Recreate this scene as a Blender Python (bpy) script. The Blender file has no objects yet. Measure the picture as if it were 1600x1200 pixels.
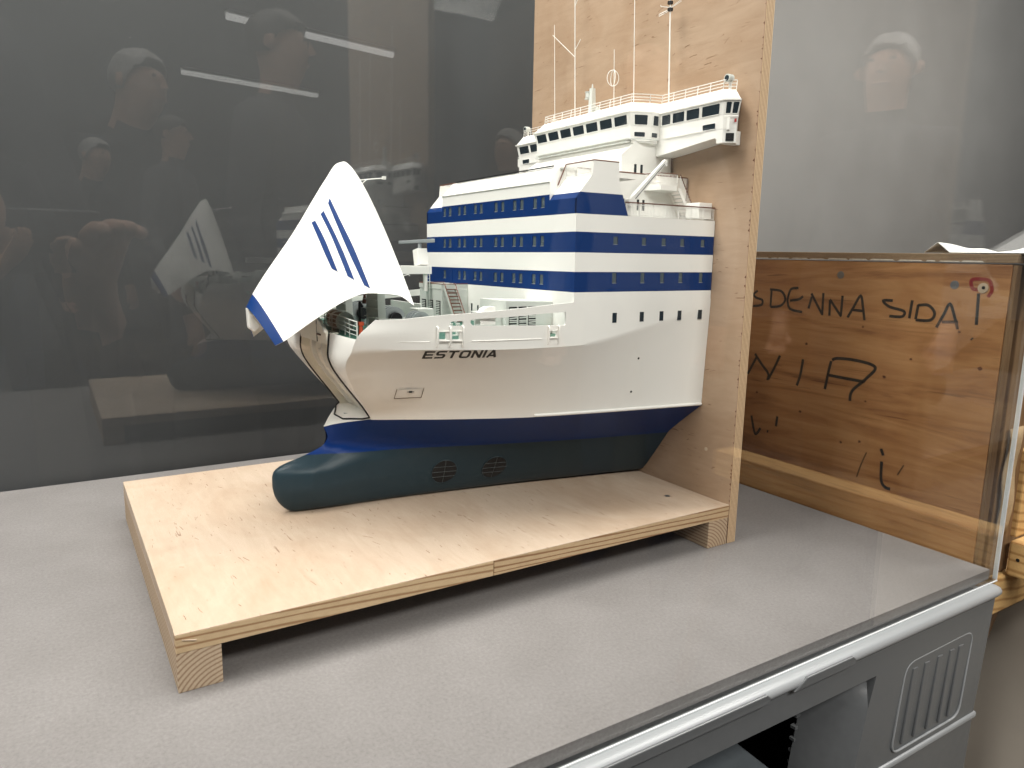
import bpy, bmesh, math, random
from mathutils import Vector, Matrix
random.seed(7)
scene = bpy.context.scene
COL = scene.collection

# ------------------------------------------------------------------ camera
cam_data = bpy.data.cameras.new('camera'); cam = bpy.data.objects.new('camera', cam_data); COL.objects.link(cam)
cam_data.sensor_width = 36.0; cam_data.lens = 1152.7 / 1600 * 36
cam_data.clip_start = 0.02; cam_data.clip_end = 60
CR = Vector((0.8478575, -0.5299028, 0.0184573)); CU = Vector((0.0775013, 0.1582903, 0.9843463)); CF = Vector((0.5245295, 0.8331550, -0.1752758))
m = Matrix((( CR.x, CU.x, -CF.x, -0.0845095), (CR.y, CU.y, -CF.y, -0.7803794), (CR.z, CU.z, -CF.z, 0.4632377), (0, 0, 0, 1)))
cam.matrix_world = m
scene.camera = cam

# ------------------------------------------------------------------ room light
world = bpy.data.worlds.new('World'); scene.world = world; world.use_nodes = True
bg = world.node_tree.nodes['Background']; bg.inputs[0].default_value = (1.0, 0.98, 0.96, 1); bg.inputs[1].default_value = 0.035
def area(name, loc, target, sx, sy, power, color):
    d = bpy.data.lights.new(name, 'AREA'); d.shape = 'RECTANGLE'; d.size = sx; d.size_y = sy; d.energy = power; d.color = color
    o = bpy.data.objects.new(name, d); COL.objects.link(o); o.location = loc
    v = Vector(target) - Vector(loc); o.rotation_euler = v.to_track_quat('-Z', 'Y').to_euler()
    return o
WARM = (1.0, 0.968, 0.92)
area('overhead_light', (0.10, 0.60, 2.30), (0.25, 0.30, 0), 2.8, 0.7, 80, WARM)
area('overhead_light', (-1.6, -0.4, 2.15), (0.2, 0.2, 0.25), 2.6, 0.6, 34, WARM)
area('overhead_light', (0.5, -2.6, 2.46), (0.5, 0.1, 0.2), 2.6, 0.6, 66, WARM)
area('overhead_light', (2.6, -0.5, 2.45), (1.6, 0.2, 0.0), 0.6, 2.0, 50, WARM)
area('overhead_light', (5.0, 0.9, 2.9), (5.0, 3.2, 0.9), 7.0, 0.6, 120, WARM)  # added light, placed to brighten the hall wall on the right

scene.view_settings.view_transform = 'Standard'; scene.view_settings.look = 'None'
scene.view_settings.exposure = 0.75; scene.view_settings.gamma = 1.0; scene.view_settings.use_curve_mapping = False
scene.render.engine = 'CYCLES'
scene.cycles.use_denoising = True
scene.cycles.use_adaptive_sampling = True; scene.cycles.adaptive_threshold = 0.02
scene.cycles.max_bounces = 8; scene.cycles.diffuse_bounces = 5; scene.cycles.glossy_bounces = 4; scene.cycles.transparent_max_bounces = 24
scene.cycles.caustics_reflective = False; scene.cycles.caustics_refractive = False
scene.cycles.sample_clamp_indirect = 6.0

# ------------------------------------------------------------------ materials
def lin(c):
    return tuple(((x / 255) / 12.92 if x / 255 <= .04045 else ((x / 255 + .055) / 1.055) ** 2.4) for x in c)
class NT:
    def __init__(s, name):
        s.m = bpy.data.materials.new(name); s.m.use_nodes = True; s.t = s.m.node_tree
        s.b = s.t.nodes['Principled BSDF']; s.out = s.t.nodes['Material Output']
    def n(s, typ, **kw):
        x = s.t.nodes.new(typ)
        for k, v in kw.items():
            if k in ('operation', 'data_type', 'blend_type', 'wave_type', 'bands_direction', 'rings_direction', 'interpolation', 'feature', 'distance', 'wave_profile', 'noise_dimensions'): setattr(x, k, v)
            else: x.inputs[k].default_value = v
        return x
    def l(s, a, ao, b, bi): s.t.links.new(a.outputs[ao], b.inputs[bi])
    def coords(s, scale=(1, 1, 1), rot=(0, 0, 0), loc=(0, 0, 0)):
        tc = s.n('ShaderNodeTexCoord'); mp = s.n('ShaderNodeMapping'); s.l(tc, 'Object', mp, 'Vector')
        mp.inputs['Scale'].default_value = scale; mp.inputs['Rotation'].default_value = rot; mp.inputs['Location'].default_value = loc
        return mp
    def noise(s, mp, scale, detail=3, rough=.55, dist=0):
        x = s.n('ShaderNodeTexNoise', Scale=scale, Detail=detail, Roughness=rough, Distortion=dist); s.l(mp, 0, x, 'Vector'); return x
    def ramp(s, src, so, stops, const=False):
        r = s.n('ShaderNodeValToRGB'); cr = r.color_ramp
        if const: cr.interpolation = 'CONSTANT'
        while len(cr.elements) < len(stops): cr.elements.new(0.5)
        for e, (p, c) in zip(cr.elements, stops):
            e.position = p; e.color = (c[0], c[1], c[2], 1) if not isinstance(c, (int, float)) else (c, c, c, 1)
        s.l(src, so, r, 'Fac'); return r
    def mix(s, a, b, fac, mode='MIX'):
        x = s.n('ShaderNodeMix', data_type='RGBA', blend_type=mode)
        for key, v in ((6, a), (7, b), (0, fac)):
            if isinstance(v, tuple) and isinstance(v[0], bpy.types.Node): s.t.links.new(v[0].outputs[v[1]], x.inputs[key])
            elif isinstance(v, tuple): x.inputs[key].default_value = (v[0], v[1], v[2], 1)
            else: x.inputs[key].default_value = v
        return x
    def bump(s, src, so, strength, dist):
        b = s.n('ShaderNodeBump', Strength=strength, Distance=dist); s.l(src, so, b, 'Height'); s.l(b, 0, s.b, 'Normal')
    def color(s, src, so=0): s.l(src, so, s.b, 'Base Color')
    def set(s, **kw):
        for k, v in kw.items(): s.b.inputs[k.replace('_', ' ')].default_value = v
        return s
def plain(name, col, rough=.5, spec=.5, metal=0.0, vary=.04, scale=60, bump=0.0):
    k = NT(name); k.set(Roughness=rough, Metallic=metal); k.b.inputs['Specular IOR Level'].default_value = spec
    mp = k.coords(); no = k.noise(mp, scale, 4)
    d = tuple(c * (1 - vary) for c in col); u = tuple(min(1, c * (1 + vary)) for c in col)
    r = k.ramp(no, 0, [(.3, d), (.7, u)]); k.color(r)
    rr = k.ramp(no, 0, [(.3, max(0, rough - .05)), (.7, min(1, rough + .05))]); k.l(rr, 0, k.b, 'Roughness')
    if bump: k.bump(no, 0, bump, .0005)
    return k.m
M = {}
WHITE = (.82, .81, .775)
M['sill'] = plain('grey_sill', (.24, .27, .29), .5)
M['gridgrey'] = plain('dull_grid_metal', (.07, .085, .09), .5)
M['white'] = plain('ship_white_paint', WHITE, .34, .45, vary=.012, scale=14)
M['deckgrey'] = plain('pale_grey_paint', (.58, .60, .565), .45, .4, vary=.02)
M['blue'] = plain('royal_blue_paint', (.0018, .030, .145), .45, .2, vary=.03, scale=20)
M['green'] = plain('green_deck_paint', (.035, .115, .085), .55, .35, vary=.1)
M['cream'] = plain('cream_ramp_paint', (.88, .84, .74), .45, .4, vary=.02)
M['brown'] = plain('brown_handrail', (.13, .045, .025), .5, .4)
M['glass'] = plain('dark_window_glass', (.018, .028, .036), .12, .5, vary=.1)
M['greyglass'] = plain('grey_window_pane', (.075, .10, .115), .25, .5, vary=.06)
M['black'] = plain('black_rubber', (.008, .008, .009), .5, .3)
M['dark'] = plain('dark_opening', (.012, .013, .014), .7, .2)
M['steel'] = plain('grey_steel', (.36, .39, .40), .35, .5, metal=.3)
M['red'] = plain('red_paint', (.35, .012, .012), .45)
M['orange'] = plain('orange_paint', (.55, .07, .02), .5)
M['tan'] = plain('tan_rope_and_shade', (.16, .12, .08), .8, .2)
M['ink'] = plain('black_marker_ink', (.012, .011, .010), .6, .3)
M['faint'] = plain('faded_marker_ink', (.09, .045, .02), .7, .2)
M['redink'] = plain('red_marker_ink', (.23, .02, .012), .6, .3)
M['letter'] = plain('black_lettering', (.010, .009, .010), .4, .4)
# hull bottom: navy band over dark green antifouling, straight painted line
k = NT('hull_bottom_paint'); k.set(Roughness=.36); k.b.inputs['Specular IOR Level'].default_value = .2
tc = k.n('ShaderNodeTexCoord'); sp = k.n('ShaderNodeSeparateXYZ'); k.l(tc, 'Object', sp, 0)
gt = k.n('ShaderNodeMath', operation='GREATER_THAN'); k.l(sp, 'Z', gt, 0); gt.inputs[1].default_value = .1555
k.color(k.mix((.020, .038, .050), (.0010, .026, .150), (gt, 0)), 2)
M['bottom'] = k.m
# superstructure: blue and white bands at fixed heights
k = NT('banded_superstructure_paint'); k.set(Roughness=.5); k.b.inputs['Specular IOR Level'].default_value = .15
tc = k.n('ShaderNodeTexCoord'); sp = k.n('ShaderNodeSeparateXYZ'); k.l(tc, 'Object', sp, 0)
mr = k.n('ShaderNodeMapRange'); k.l(sp, 'Z', mr, 'Value'); mr.inputs['From Min'].default_value = .40; mr.inputs['From Max'].default_value = .60
W_, B_ = WHITE, (.0018, .027, .130)
z_ = lambda z: (z - .40) / .20
r = k.ramp(mr, 0, [(0, W_), (z_(.4082), B_), (z_(.4370), W_), (z_(.4645), B_), (z_(.4933), W_), (z_(.5187), B_), (z_(.5482), W_)], const=True)
k.color(r); M['banded'] = k.m
# plywood face: birch, grain along Y
def plyface(name, light, dark, axis='Y', fleck=.80):
    k = NT(name); k.set(Roughness=.55); k.b.inputs['Specular IOR Level'].default_value = .3
    st = {'Y': (1, .16, 1), 'X': (.16, 1, 1), 'Z': (1, 1, .16)}[axis]
    a = k.noise(k.coords(st), 75, 7, .68, .8); b = k.noise(k.coords((1, .6, 1)), 6.5, 5, .6, 1.2)
    c1 = k.ramp(a, 0, [(.30, dark), (.66, light)])
    c2 = k.ramp(b, 0, [(.34, (.86, .80, .74)), (.60, (1.0, 1.0, 1.0))])
    base = k.mix((c1, 0), (c2, 0), .85, 'MULTIPLY')
    # short dark bark flecks scattered along the grain
    st2 = {'Y': (1, .10, 1), 'X': (.10, 1, 1), 'Z': (1, 1, .10)}[axis]
    tot = None
    for sc, rz, lo in ((170, .22, .700), (120, -.10, .712), (260, .05, .712)):
        fl = k.noise(k.coords(st2, (rz * .5, 0, rz), (sc * .1, 0, 0)), sc, 2, .5, 1.0); f1 = k.ramp(fl, 0, [(lo, 0), (lo + .022, 1)])
        gate = k.noise(k.coords(loc=(sc * .31, 1.7, .4)), 26, 2); g1 = k.ramp(gate, 0, [(.50, 0), (.58, 1)])
        mm = k.n('ShaderNodeMath', operation='MULTIPLY'); k.l(f1, 0, mm, 0); k.l(g1, 0, mm, 1)
        if tot is None: tot = mm
        else:
            ad = k.n('ShaderNodeMath', operation='MAXIMUM'); k.l(tot, 0, ad, 0); k.l(mm, 0, ad, 1); tot = ad
    m2 = k.n('ShaderNodeMath', operation='MULTIPLY'); k.l(tot, 0, m2, 0); m2.inputs[1].default_value = fleck
    out = k.mix((base, 2), (.22, .13, .075), (m2, 0)); k.color(out, 2)
    k.bump(a, 0, .12, .0006)
    return k.m
M['ply'] = plyface('birch_plywood_base', (.535, .425, .335), (.48, .375, .285))
M['plyback'] = plyface('birch_plywood_back', (.43, .31, .215), (.37, .26, .175))
def bands(name, axis, freq, light, dark, dist=1.2, seed=0.0):
    k = NT(name); k.set(Roughness=.65); k.b.inputs['Specular IOR Level'].default_value = .25
    mp = k.coords(loc=(seed, seed, seed))
    w = k.n('ShaderNodeTexWave', wave_type='BANDS', bands_direction=axis, Scale=freq, Distortion=dist, Detail=3); w.inputs['Detail Scale'].default_value = 3.0
    k.l(mp, 0, w, 'Vector')
    nn = k.noise(k.coords((1, 1, 1)), 260, 4)
    c = k.ramp(w, 1, [(.12, dark), (.55, light)]); n2 = k.ramp(nn, 0, [(.3, (.84, .81, .78)), (.7, (1, 1, 1))])
    k.color(k.mix((c, 0), (n2, 0), .8, 'MULTIPLY'), 2); k.bump(nn, 0, .25, .0006)
    return k.m
M['plyedge'] = bands('plywood_edge_layers', 'X', 100, (.68, .50, .32), (.34, .21, .12), .5)
def pine(name, light, dark, stretch, scale, seed):
    k = NT(name); k.set(Roughness=.62); k.b.inputs['Specular IOR Level'].default_value = .25
    mp = k.coords(stretch, rot=(0, -.55, 0), loc=(seed, seed * .7, seed * .3))
    w = k.n('ShaderNodeTexWave', wave_type='BANDS', bands_direction='Z', Scale=scale, Distortion=5.5, Detail=3); w.inputs['Detail Scale'].default_value = .9; w.inputs['Detail Roughness'].default_value = .45
    k.l(mp, 0, w, 'Vector')
    c = k.ramp(w, 1, [(0.0, dark), (.35, light), (1, light)])
    nn = k.noise(k.coords((.3, 1, 1)), 300, 4); n2 = k.ramp(nn, 0, [(.3, (.86, .84, .80)), (.7, (1, 1, 1))])
    k.color(k.mix((c, 0), (n2, 0), .8, 'MULTIPLY'), 2); k.bump(nn, 0, .2, .0005)
    return k.m
M['pine'] = pine('pine_edge_strip', (.60, .44, .27), (.33, .19, .095), (.07, 1, 1), 42, .13)
M['pine2'] = pine('pine_edge_strip_darker', (.57, .41, .25), (.27, .14, .065), (.055, 1, 1), 48, .61)
def rings(name, light, dark, cx, cz):
    k = NT(name); k.set(Roughness=.75); k.b.inputs['Specular IOR Level'].default_value = .2
    mp = k.coords((1, 0.02, 1), loc=(-cx, 0, -cz))
    w = k.n('ShaderNodeTexWave', wave_type='RINGS', rings_direction='Y', Scale=62, Distortion=.5, Detail=2); w.inputs['Detail Scale'].default_value = 1.5
    k.l(mp, 0, w, 'Vector'); c = k.ramp(w, 1, [(.05, dark), (.6, light)])
    nn = k.noise(k.coords(), 420, 3); n2 = k.ramp(nn, 0, [(.3, (.82, .79, .76)), (.7, (1, 1, 1))])
    k.color(k.mix((c, 0), (n2, 0), .8, 'MULTIPLY'), 2); k.bump(nn, 0, .3, .0006)
    return k.m
M['batten1'] = rings('pine_batten_end_grain', (.56, .44, .32), (.34, .23, .15), .055, -.03)
M['batten2'] = rings('pine_batten_end_grain_aft', (.52, .40, .28), (.31, .20, .13), .775, -.012)
# crate panel: aged orange-brown spruce plywood, grain along Y
def cratewood(name, light, mid, dark, stretch):
    k = NT(name); k.set(Roughness=.5); k.b.inputs['Specular IOR Level'].default_value = .35
    a = k.noise(k.coords(stretch, (0.03, 0, 0)), 34, 6, .62, 1.6); b = k.noise(k.coords(), 4.2, 3, .5, .6)
    c1 = k.ramp(a, 0, [(.28, dark), (.46, mid), (.66, light)])
    fine = k.noise(k.coords((stretch[0] * 2, stretch[1] * .6, stretch[2] * 2)), 70, 3, .6, 1.0)
    lnr = k.ramp(fine, 0, [(.30, (.42, .33, .27)), (.36, (1, 1, 1))])
    c2 = k.ramp(b, 0, [(.34, (.70, .63, .56)), (.62, (1, 1, 1))])
    x = k.mix((c1, 0), (lnr, 0), .8, 'MULTIPLY'); x2 = k.mix((x, 2), (c2, 0), .9, 'MULTIPLY'); k.color(x2, 2); k.bump(a, 0, .3, .001)
    return k.m
M['crate'] = cratewood('aged_orange_plywood', (.50, .265, .112), (.40, .190, .072), (.235, .098, .036), (1, .09, 1))
M['cratepost'] = cratewood('aged_grey_brown_post', (.30, .19, .10), (.21, .125, .062), (.11, .06, .03), (1, 1, .08))
M['lidedge'] = bands('aged_plywood_lid_edge', 'Z', 150, (.36, .26, .165), (.15, .09, .05), .6)
M['check'] = plain('brown_grain_check', (.20, .115, .065), .7, .2, vary=.3, scale=300)
M['knot'] = plain('dark_wood_knot', (.11, .035, .012), .6, .3, vary=.3, scale=300)
M['screw'] = plain('zinc_screw', (.20, .205, .21), .45, .5, metal=.6)
M['washer'] = plain('pale_washer', (.50, .40, .29), .5)
M['chip'] = plain('chipped_white_wood', (.66, .60, .52), .7, .2, vary=.2, scale=200)
M['paper'] = plain('white_paper', (.82, .82, .80), .7, .2, vary=.02)
M['webbing'] = plain('canvas_webbing', (.40, .29, .17), .85, .15, vary=.15, scale=400)
M['bench'] = pine('yellow_pine_beam', (.62, .40, .17), (.40, .22, .08), (.3, .1, 1), 22, .9)
# grey fibrous table board
k = NT('grey_fibre_board'); k.set(Roughness=.8); k.b.inputs['Specular IOR Level'].default_value = .12
a = k.noise(k.coords((1, .8, 1)), 260, 6, .72); b = k.noise(k.coords(), 9, 4)
c = k.ramp(a, 0, [(.32, (.188, .175, .172)), (.68, (.252, .238, .234))]); c2 = k.ramp(b, 0, [(.3, (.86, .855, .85)), (.7, (1, 1, 1))])
sk = k.noise(k.coords(loc=(5, 2, 1)), 430, 1); s1 = k.ramp(sk, 0, [(.80, 0), (.83, 1)])
x = k.mix((c, 0), (c2, 0), .9, 'MULTIPLY'); k.color(k.mix((x, 2), (.36, .35, .34), (s1, 0)), 2); k.bump(a, 0, .15, .0004)
M['table'] = k.m
M['plastic'] = plain('grey_plastic_shaded', (.115, .121, .125), .36, .5, vary=.05, scale=90, bump=.06)  # shade on the container walls put into the colour
M['plasticlit'] = plain('grey_plastic_lit', (.30, .315, .325), .33, .5, vary=.01, scale=4)  # same plastic, paler for the light falling on the rims
M['flap'] = plain('blue_grey_plastic_flap', (.10, .115, .125), .4, .45)
M['backpanel'] = plain('charcoal_panel', (.066, .068, .073), .5, .35, vary=.10, scale=3)
M['wall'] = plain('grey_hall_wall', (.27, .265, .26), .7, .2, vary=.06, scale=2)
M['floor'] = plain('grey_concrete_floor', (.045, .042, .040), .55, .3, vary=.10, scale=5)
M['sheet'] = plain('beige_cloth', (.74, .67, .57), .8, .15, vary=.05, scale=8)
# clear acrylic: thin clear sheet with mirror reflection by Fresnel
k = NT('clear_acrylic'); k.t.nodes.remove(k.b)
fr = k.n('ShaderNodeFresnel', IOR=1.49); ge = k.n('ShaderNodeNewGeometry'); io = k.n('ShaderNodeMapRange'); io.inputs['To Min'].default_value = 1.49; io.inputs['To Max'].default_value = 1 / 1.49; k.l(ge, 'Backfacing', io, 'Value'); k.l(io, 0, fr, 'IOR'); tr = k.n('ShaderNodeBsdfTransparent'); gl = k.n('ShaderNodeBsdfGlossy', Roughness=0.0)
tr.inputs[0].default_value = (.985, .99, .985, 1)
ms = k.n('ShaderNodeMixShader'); k.l(fr, 0, ms, 0); k.l(tr, 0, ms, 1); k.l(gl, 0, ms, 2); k.l(ms, 0, k.out, 0)
M['acrylic'] = k.m
M['acrylicedge'] = plain('acrylic_edge_gleam', (.70, .72, .73), .12, .6, vary=.03)

# ------------------------------------------------------------------ mesh helpers
class MB:
    def __init__(s): s.v = []; s.f = []; s.mi = []
    def add(s, vs, fs, mi=0):
        o = len(s.v); s.v += [tuple(p) for p in vs]; s.f += [tuple(i + o for i in f) for f in fs]; s.mi += [mi] * len(fs); return s
    def box(s, x0, x1, y0, y1, z0, z1, mi=0):
        vs = [(x, y, z) for z in (z0, z1) for y in (y0, y1) for x in (x0, x1)]
        return s.add(vs, [(0, 2, 3, 1), (4, 5, 7, 6), (0, 1, 5, 4), (2, 6, 7, 3), (0, 4, 6, 2), (1, 3, 7, 5)], mi)
    def beam(s, p, q, w, h, up=(0, 0, 1), w2=None, h2=None, mi=0):
        p, q = Vector(p), Vector(q); d = (q - p).normalized(); r = d.cross(Vector(up)).normalized(); u = r.cross(d)
        w2 = w if w2 is None else w2; h2 = h if h2 is None else h2
        vs = []
        for c, a, b in ((p, w, h), (q, w2, h2)):
            for i, j in ((-1, -1), (1, -1), (1, 1), (-1, 1)): vs.append(c + r * (i * a / 2) + u * (j * b / 2))
        return s.add(vs, [(3, 2, 1, 0), (4, 5, 6, 7), (0, 1, 5, 4), (1, 2, 6, 5), (2, 3, 7, 6), (3, 0, 4, 7)], mi)
    def cyl(s, p, q, r, n=10, r2=None, mi=0):
        p, q = Vector(p), Vector(q); d = (q - p).normalized(); a = d.orthogonal().normalized(); b = d.cross(a); r2 = r if r2 is None else r2
        vs = [p + (a * math.cos(t) + b * math.sin(t)) * r for t in [2 * math.pi * i / n for i in range(n)]] + [q + (a * math.cos(t) + b * math.sin(t)) * r2 for t in [2 * math.pi * i / n for i in range(n)]]
        fs = [(i, (i + 1) % n, n + (i + 1) % n, n + i) for i in range(n)] + [tuple(range(n - 1, -1, -1)), tuple(range(n, 2 * n))]
        return s.add(vs, fs, mi)
    def tube(s, pts, r, n=6, closed=False, mi=0):
        P = [Vector(p) for p in pts]; N = len(P); rings_ = []; ref = None
        for i in range(N):
            a = P[i - 1] if (i or closed) else P[i]; b = P[(i + 1) % N] if (i < N - 1 or closed) else P[i]
            d = (b - a).normalized()
            if ref is None: ref = d.orthogonal().normalized()
            ref = (ref - d * ref.dot(d)).normalized(); bb = d.cross(ref)
            rings_.append([P[i] + (ref * math.cos(2 * math.pi * j / n) + bb * math.sin(2 * math.pi * j / n)) * r for j in range(n)])
        vs = [v for q in rings_ for v in q]; fs = []
        for i in range(N if closed else N - 1):
            k2 = (i + 1) % N
            for j in range(n): fs.append((i * n + j, i * n + (j + 1) % n, k2 * n + (j + 1) % n, k2 * n + j))
        if not closed: fs += [tuple(range(n - 1, -1, -1)), tuple((N - 1) * n + j for j in range(n))]
        return s.add(vs, fs, mi)
    def prism(s, pts, vec, mi=0):
        n = len(pts); vec = Vector(vec); vs = [Vector(p) for p in pts] + [Vector(p) + vec for p in pts]
        fs = [tuple(range(n - 1, -1, -1)), tuple(range(n, 2 * n))] + [(i, (i + 1) % n, n + (i + 1) % n, n + i) for i in range(n)]
        return s.add(vs, fs, mi)
    def grid(s, rows, mi=None):
        nr, nc = len(rows), len(rows[0]); vs = [p for r in rows for p in r]; fs = []; o = len(s.v)
        s.v += [tuple(p) for p in vs]
        for i in range(nr - 1):
            for j in range(nc - 1):
                s.f.append((o + i * nc + j, o + i * nc + j + 1, o + (i + 1) * nc + j + 1, o + (i + 1) * nc + j)); s.mi.append(0 if mi is None else mi(i, j))
        return s
    def ribbon(s, pts, w, normal, mi=0, lift=0.0):
        # flat stroke with mitred joints lying across `normal`
        P = [Vector(p) for p in pts]; nrm = Vector(normal).normalized(); L_, R_ = [], []
        for i, p in enumerate(P):
            a = P[max(0, i - 1)]; b = P[min(len(P) - 1, i + 1)]
            t = Vector((0, 0, 0))
            if i > 0: t += (p - a).normalized()
            if i < len(P) - 1: t += (b - p).normalized()
            t.normalize(); side_ = nrm.cross(t).normalized()
            ref = (b - p).normalized() if i < len(P) - 1 else (p - a).normalized()
            kx = max(.6, abs(side_.dot(nrm.cross(ref).normalized())))
            L_.append(p + side_ * (w / 2 / kx) + nrm * lift); R_.append(p - side_ * (w / 2 / kx) + nrm * lift)
        n = len(P); return s.add(L_ + R_, [(i, i + 1, n + i + 1, n + i) for i in range(n - 1)], mi)
def build(name, mb, mats, parent=None, smooth=None, weld=False, bevel=0.0, inv=None):
    me = bpy.data.meshes.new(name); me.from_pydata(mb.v, [], mb.f)
    for mm in (mats if isinstance(mats, (list, tuple)) else [mats]): me.materials.append(M[mm])
    me.polygons.foreach_set('material_index', mb.mi)
    bm = bmesh.new(); bm.from_mesh(me)
    if weld: bmesh.ops.remove_doubles(bm, verts=bm.verts, dist=1e-5)
    bmesh.ops.recalc_face_normals(bm, faces=bm.faces); bm.to_mesh(me); bm.free()
    if smooth is not None:
        me.polygons.foreach_set('use_smooth', [True] * len(me.polygons)); me.set_sharp_from_angle(angle=math.radians(smooth))
    me.update()
    o = bpy.data.objects.new(name, me); COL.objects.link(o)
    if parent is not None: o.parent = parent
    if inv is not None: o.matrix_parent_inverse = inv
    if bevel:
        b = o.modifiers.new('bevel', 'BEVEL'); b.width = bevel; b.segments = 2; b.limit_method = 'ANGLE'; b.angle_limit = math.radians(40)
    return o
def thing(name, label, cat, loc=(0, 0, 0), rot=(0, 0, 0), group=None):
    o = bpy.data.objects.new(name, None); COL.objects.link(o); o.location = loc; o.rotation_euler = rot
    o.empty_display_size = .05; o['label'] = label; o['category'] = cat
    if group: o['group'] = group
    return o
def tag(o, label, cat):
    o['label'] = label; o['category'] = cat; return o
def struct(o): o['kind'] = 'structure'; return o
def booleaned(o, cutters):
    for c in cutters:
        md = o.modifiers.new('cut', 'BOOLEAN'); md.object = c; md.operation = 'DIFFERENCE'; md.solver = 'EXACT'
    bpy.context.view_layer.update(); dg = bpy.context.evaluated_depsgraph_get()
    me = bpy.data.meshes.new_from_object(o.evaluated_get(dg)); o.modifiers.clear(); o.data = me
    for c in cutters: bpy.data.objects.remove(c, do_unlink=True)
    me.polygons.foreach_set('use_smooth', [True] * len(me.polygons)); me.set_sharp_from_angle(angle=math.radians(28)); me.update()

def emit(name, col, st):
    k = NT(name); k.b.inputs['Emission Color'].default_value = (*col, 1); k.b.inputs['Emission Strength'].default_value = st; return k.m
M['tube'] = emit('lit_fluorescent_tube', (1, .98, .95), 1.8)

# ------------------------------------------------------------------ shape functions of the ship
YC=.307; L=.8288; BOT=.0682
def lerp(a,b,t): return a+(b-a)*t
def itp(x,X,Y):
    if x<=X[0]: return Y[0]
    for i in range(len(X)-1):
        if x<=X[i+1]: return lerp(Y[i],Y[i+1],(x-X[i])/(X[i+1]-X[i]))
    return Y[-1]
def smo(x,X,Y):
    # monotone cubic (Catmull style, clamped) interpolation
    n=len(X)
    if x<=X[0]: return Y[0]
    if x>=X[-1]: return Y[-1]
    i=0
    while x>X[i+1]: i+=1
    h=X[i+1]-X[i]; d=(Y[i+1]-Y[i])/h
    def sl(j):
        if j<=0: return (Y[1]-Y[0])/(X[1]-X[0])
        if j>=n-1: return (Y[-1]-Y[-2])/(X[-1]-X[-2])
        a=(Y[j]-Y[j-1])/(X[j]-X[j-1]); b=(Y[j+1]-Y[j])/(X[j+1]-X[j])
        return 0 if a*b<=0 else 2*a*b/(a+b)
    m0,m1=sl(i),sl(i+1); t=(x-X[i])/h
    return (2*t**3-3*t*t+1)*Y[i]+(t**3-2*t*t+t)*h*m0+(-2*t**3+3*t*t)*Y[i+1]+(t**3-t*t)*h*m1
# --- breadth of the upper side of the hull (half breadth from the centre line) ---
VX=[.24,.252,.274,.30,.35,.40,.45,.5,.552,.70,1]; VV=[.162,.171,.185,.197,.214,.2265,.2345,.2395,.241,.241,.2405]
def vtop(x): return smo(x,VX,VV)
def zbul(x): return smo(x,[.25,.274,.3057,.3255,.3618,.4045,.4504,.4996,.5527],[.372,.3735,.3747,.3770,.3802,.383,.3862,.3907,.3946])
def zknu(x): return smo(x,[.25,.283,.362,.4515,.5565,.677,.818],[.333,.3345,.3335,.3315,.332,.351,.384])
def zwl(x): return smo(x,[.26,.30,.40,.6,.83],[.2140,.2155,.216,.2168,.2172])
def vwl(x): return smo(x,[.260,.282,.307,.35,.4095,.531,.598,.711,.829],[.0,.034,.068,.093,.125,.175,.191,.2127,.2336])
# leading edge of the hull side, cut away where the visor closes: z -> x, v
EZ=[.2155,.223,.232,.25,.267,.283,.297,.309,.318,.329,.348,.3735]
EX=[.310,.307,.3005,.287,.2745,.2635,.255,.2494,.2483,.2490,.2523,.2735]
EV=[.0705,.0736,.0775,.0885,.100,.1115,.1245,.137,.1465,.160,.171,.1845]
def edge(z): return smo(z,EZ,EX),smo(z,EZ,EV)
SZ=[.217,.238,.2656,.285,.303,.316,.330,.348]
SX=[.3105,.2962,.2755,.2618,.2520,.2490,.2500,.2520]
SV=[.068,.0725,.0715,.0700,.0685,.067,.067,.0665]
def seal(z): return smo(z,SZ,SX),smo(z,SZ,SV)
GU=[0,.07,.15,.3,.45,.59,.71,.82,.9,1]; GV=[0,.035,.075,.2,.345,.47,.6,.74,.84,1]
def side(s,t):
    """upper hull side: s 0 at the cut edge .. 1 at the back board, t 0 waterline .. .6 knuckle .. 1 top edge. returns x,v,z"""
    s=s**1.25
    # leading edge point
    if t<=.6: ze=lerp(.2155,.331,t/.6)
    else: ze=lerp(.331,.3735,(t-.6)/.4)
    xe,ve=edge(ze)
    x=lerp(xe,L,s)
    zk=zknu(x); zw=zwl(x)
    zt=zbul(x)
    if t<=.6:
        u=t/.6; z=lerp(zw,zk,u)
        g=itp(u,GU,GV); g=lerp(g,u**1.15,min(1,s*2.2))
        vk=vtop(x)-.006*max(0,1-s*2.5)
        v=lerp(vwl(x),vk,g)
    else:
        u=(t-.6)/.4; z=lerp(zk,zt,u)
        v=vtop(x)-.006*max(0,1-s*2.5)*(1-u)
    if s<.25:
        w=(1-s/.25)**2
        v=lerp(v,v+(ve-sideraw0(t)),w); z=lerp(z,z+(ze-sidez0(t)),w)
    return x,v,z
def sideraw0(t):
    ze=lerp(.2155,.331,t/.6) if t<=.6 else lerp(.331,.3735,(t-.6)/.4)
    xe,ve=edge(ze); x=xe
    if t<=.6:
        u=t/.6; return lerp(vwl(x),vtop(x)-.006,itp(u,GU,GV))
    u=(t-.6)/.4; return vtop(x)-.006*(1-u)
def sidez0(t):
    ze=lerp(.2155,.331,t/.6) if t<=.6 else lerp(.331,.3735,(t-.6)/.4)
    x=edge(ze)[0]
    if t<=.6: return lerp(zwl(x),zknu(x),t/.6)
    return lerp(zknu(x),zbul(x),(t-.6)/.4)
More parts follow.
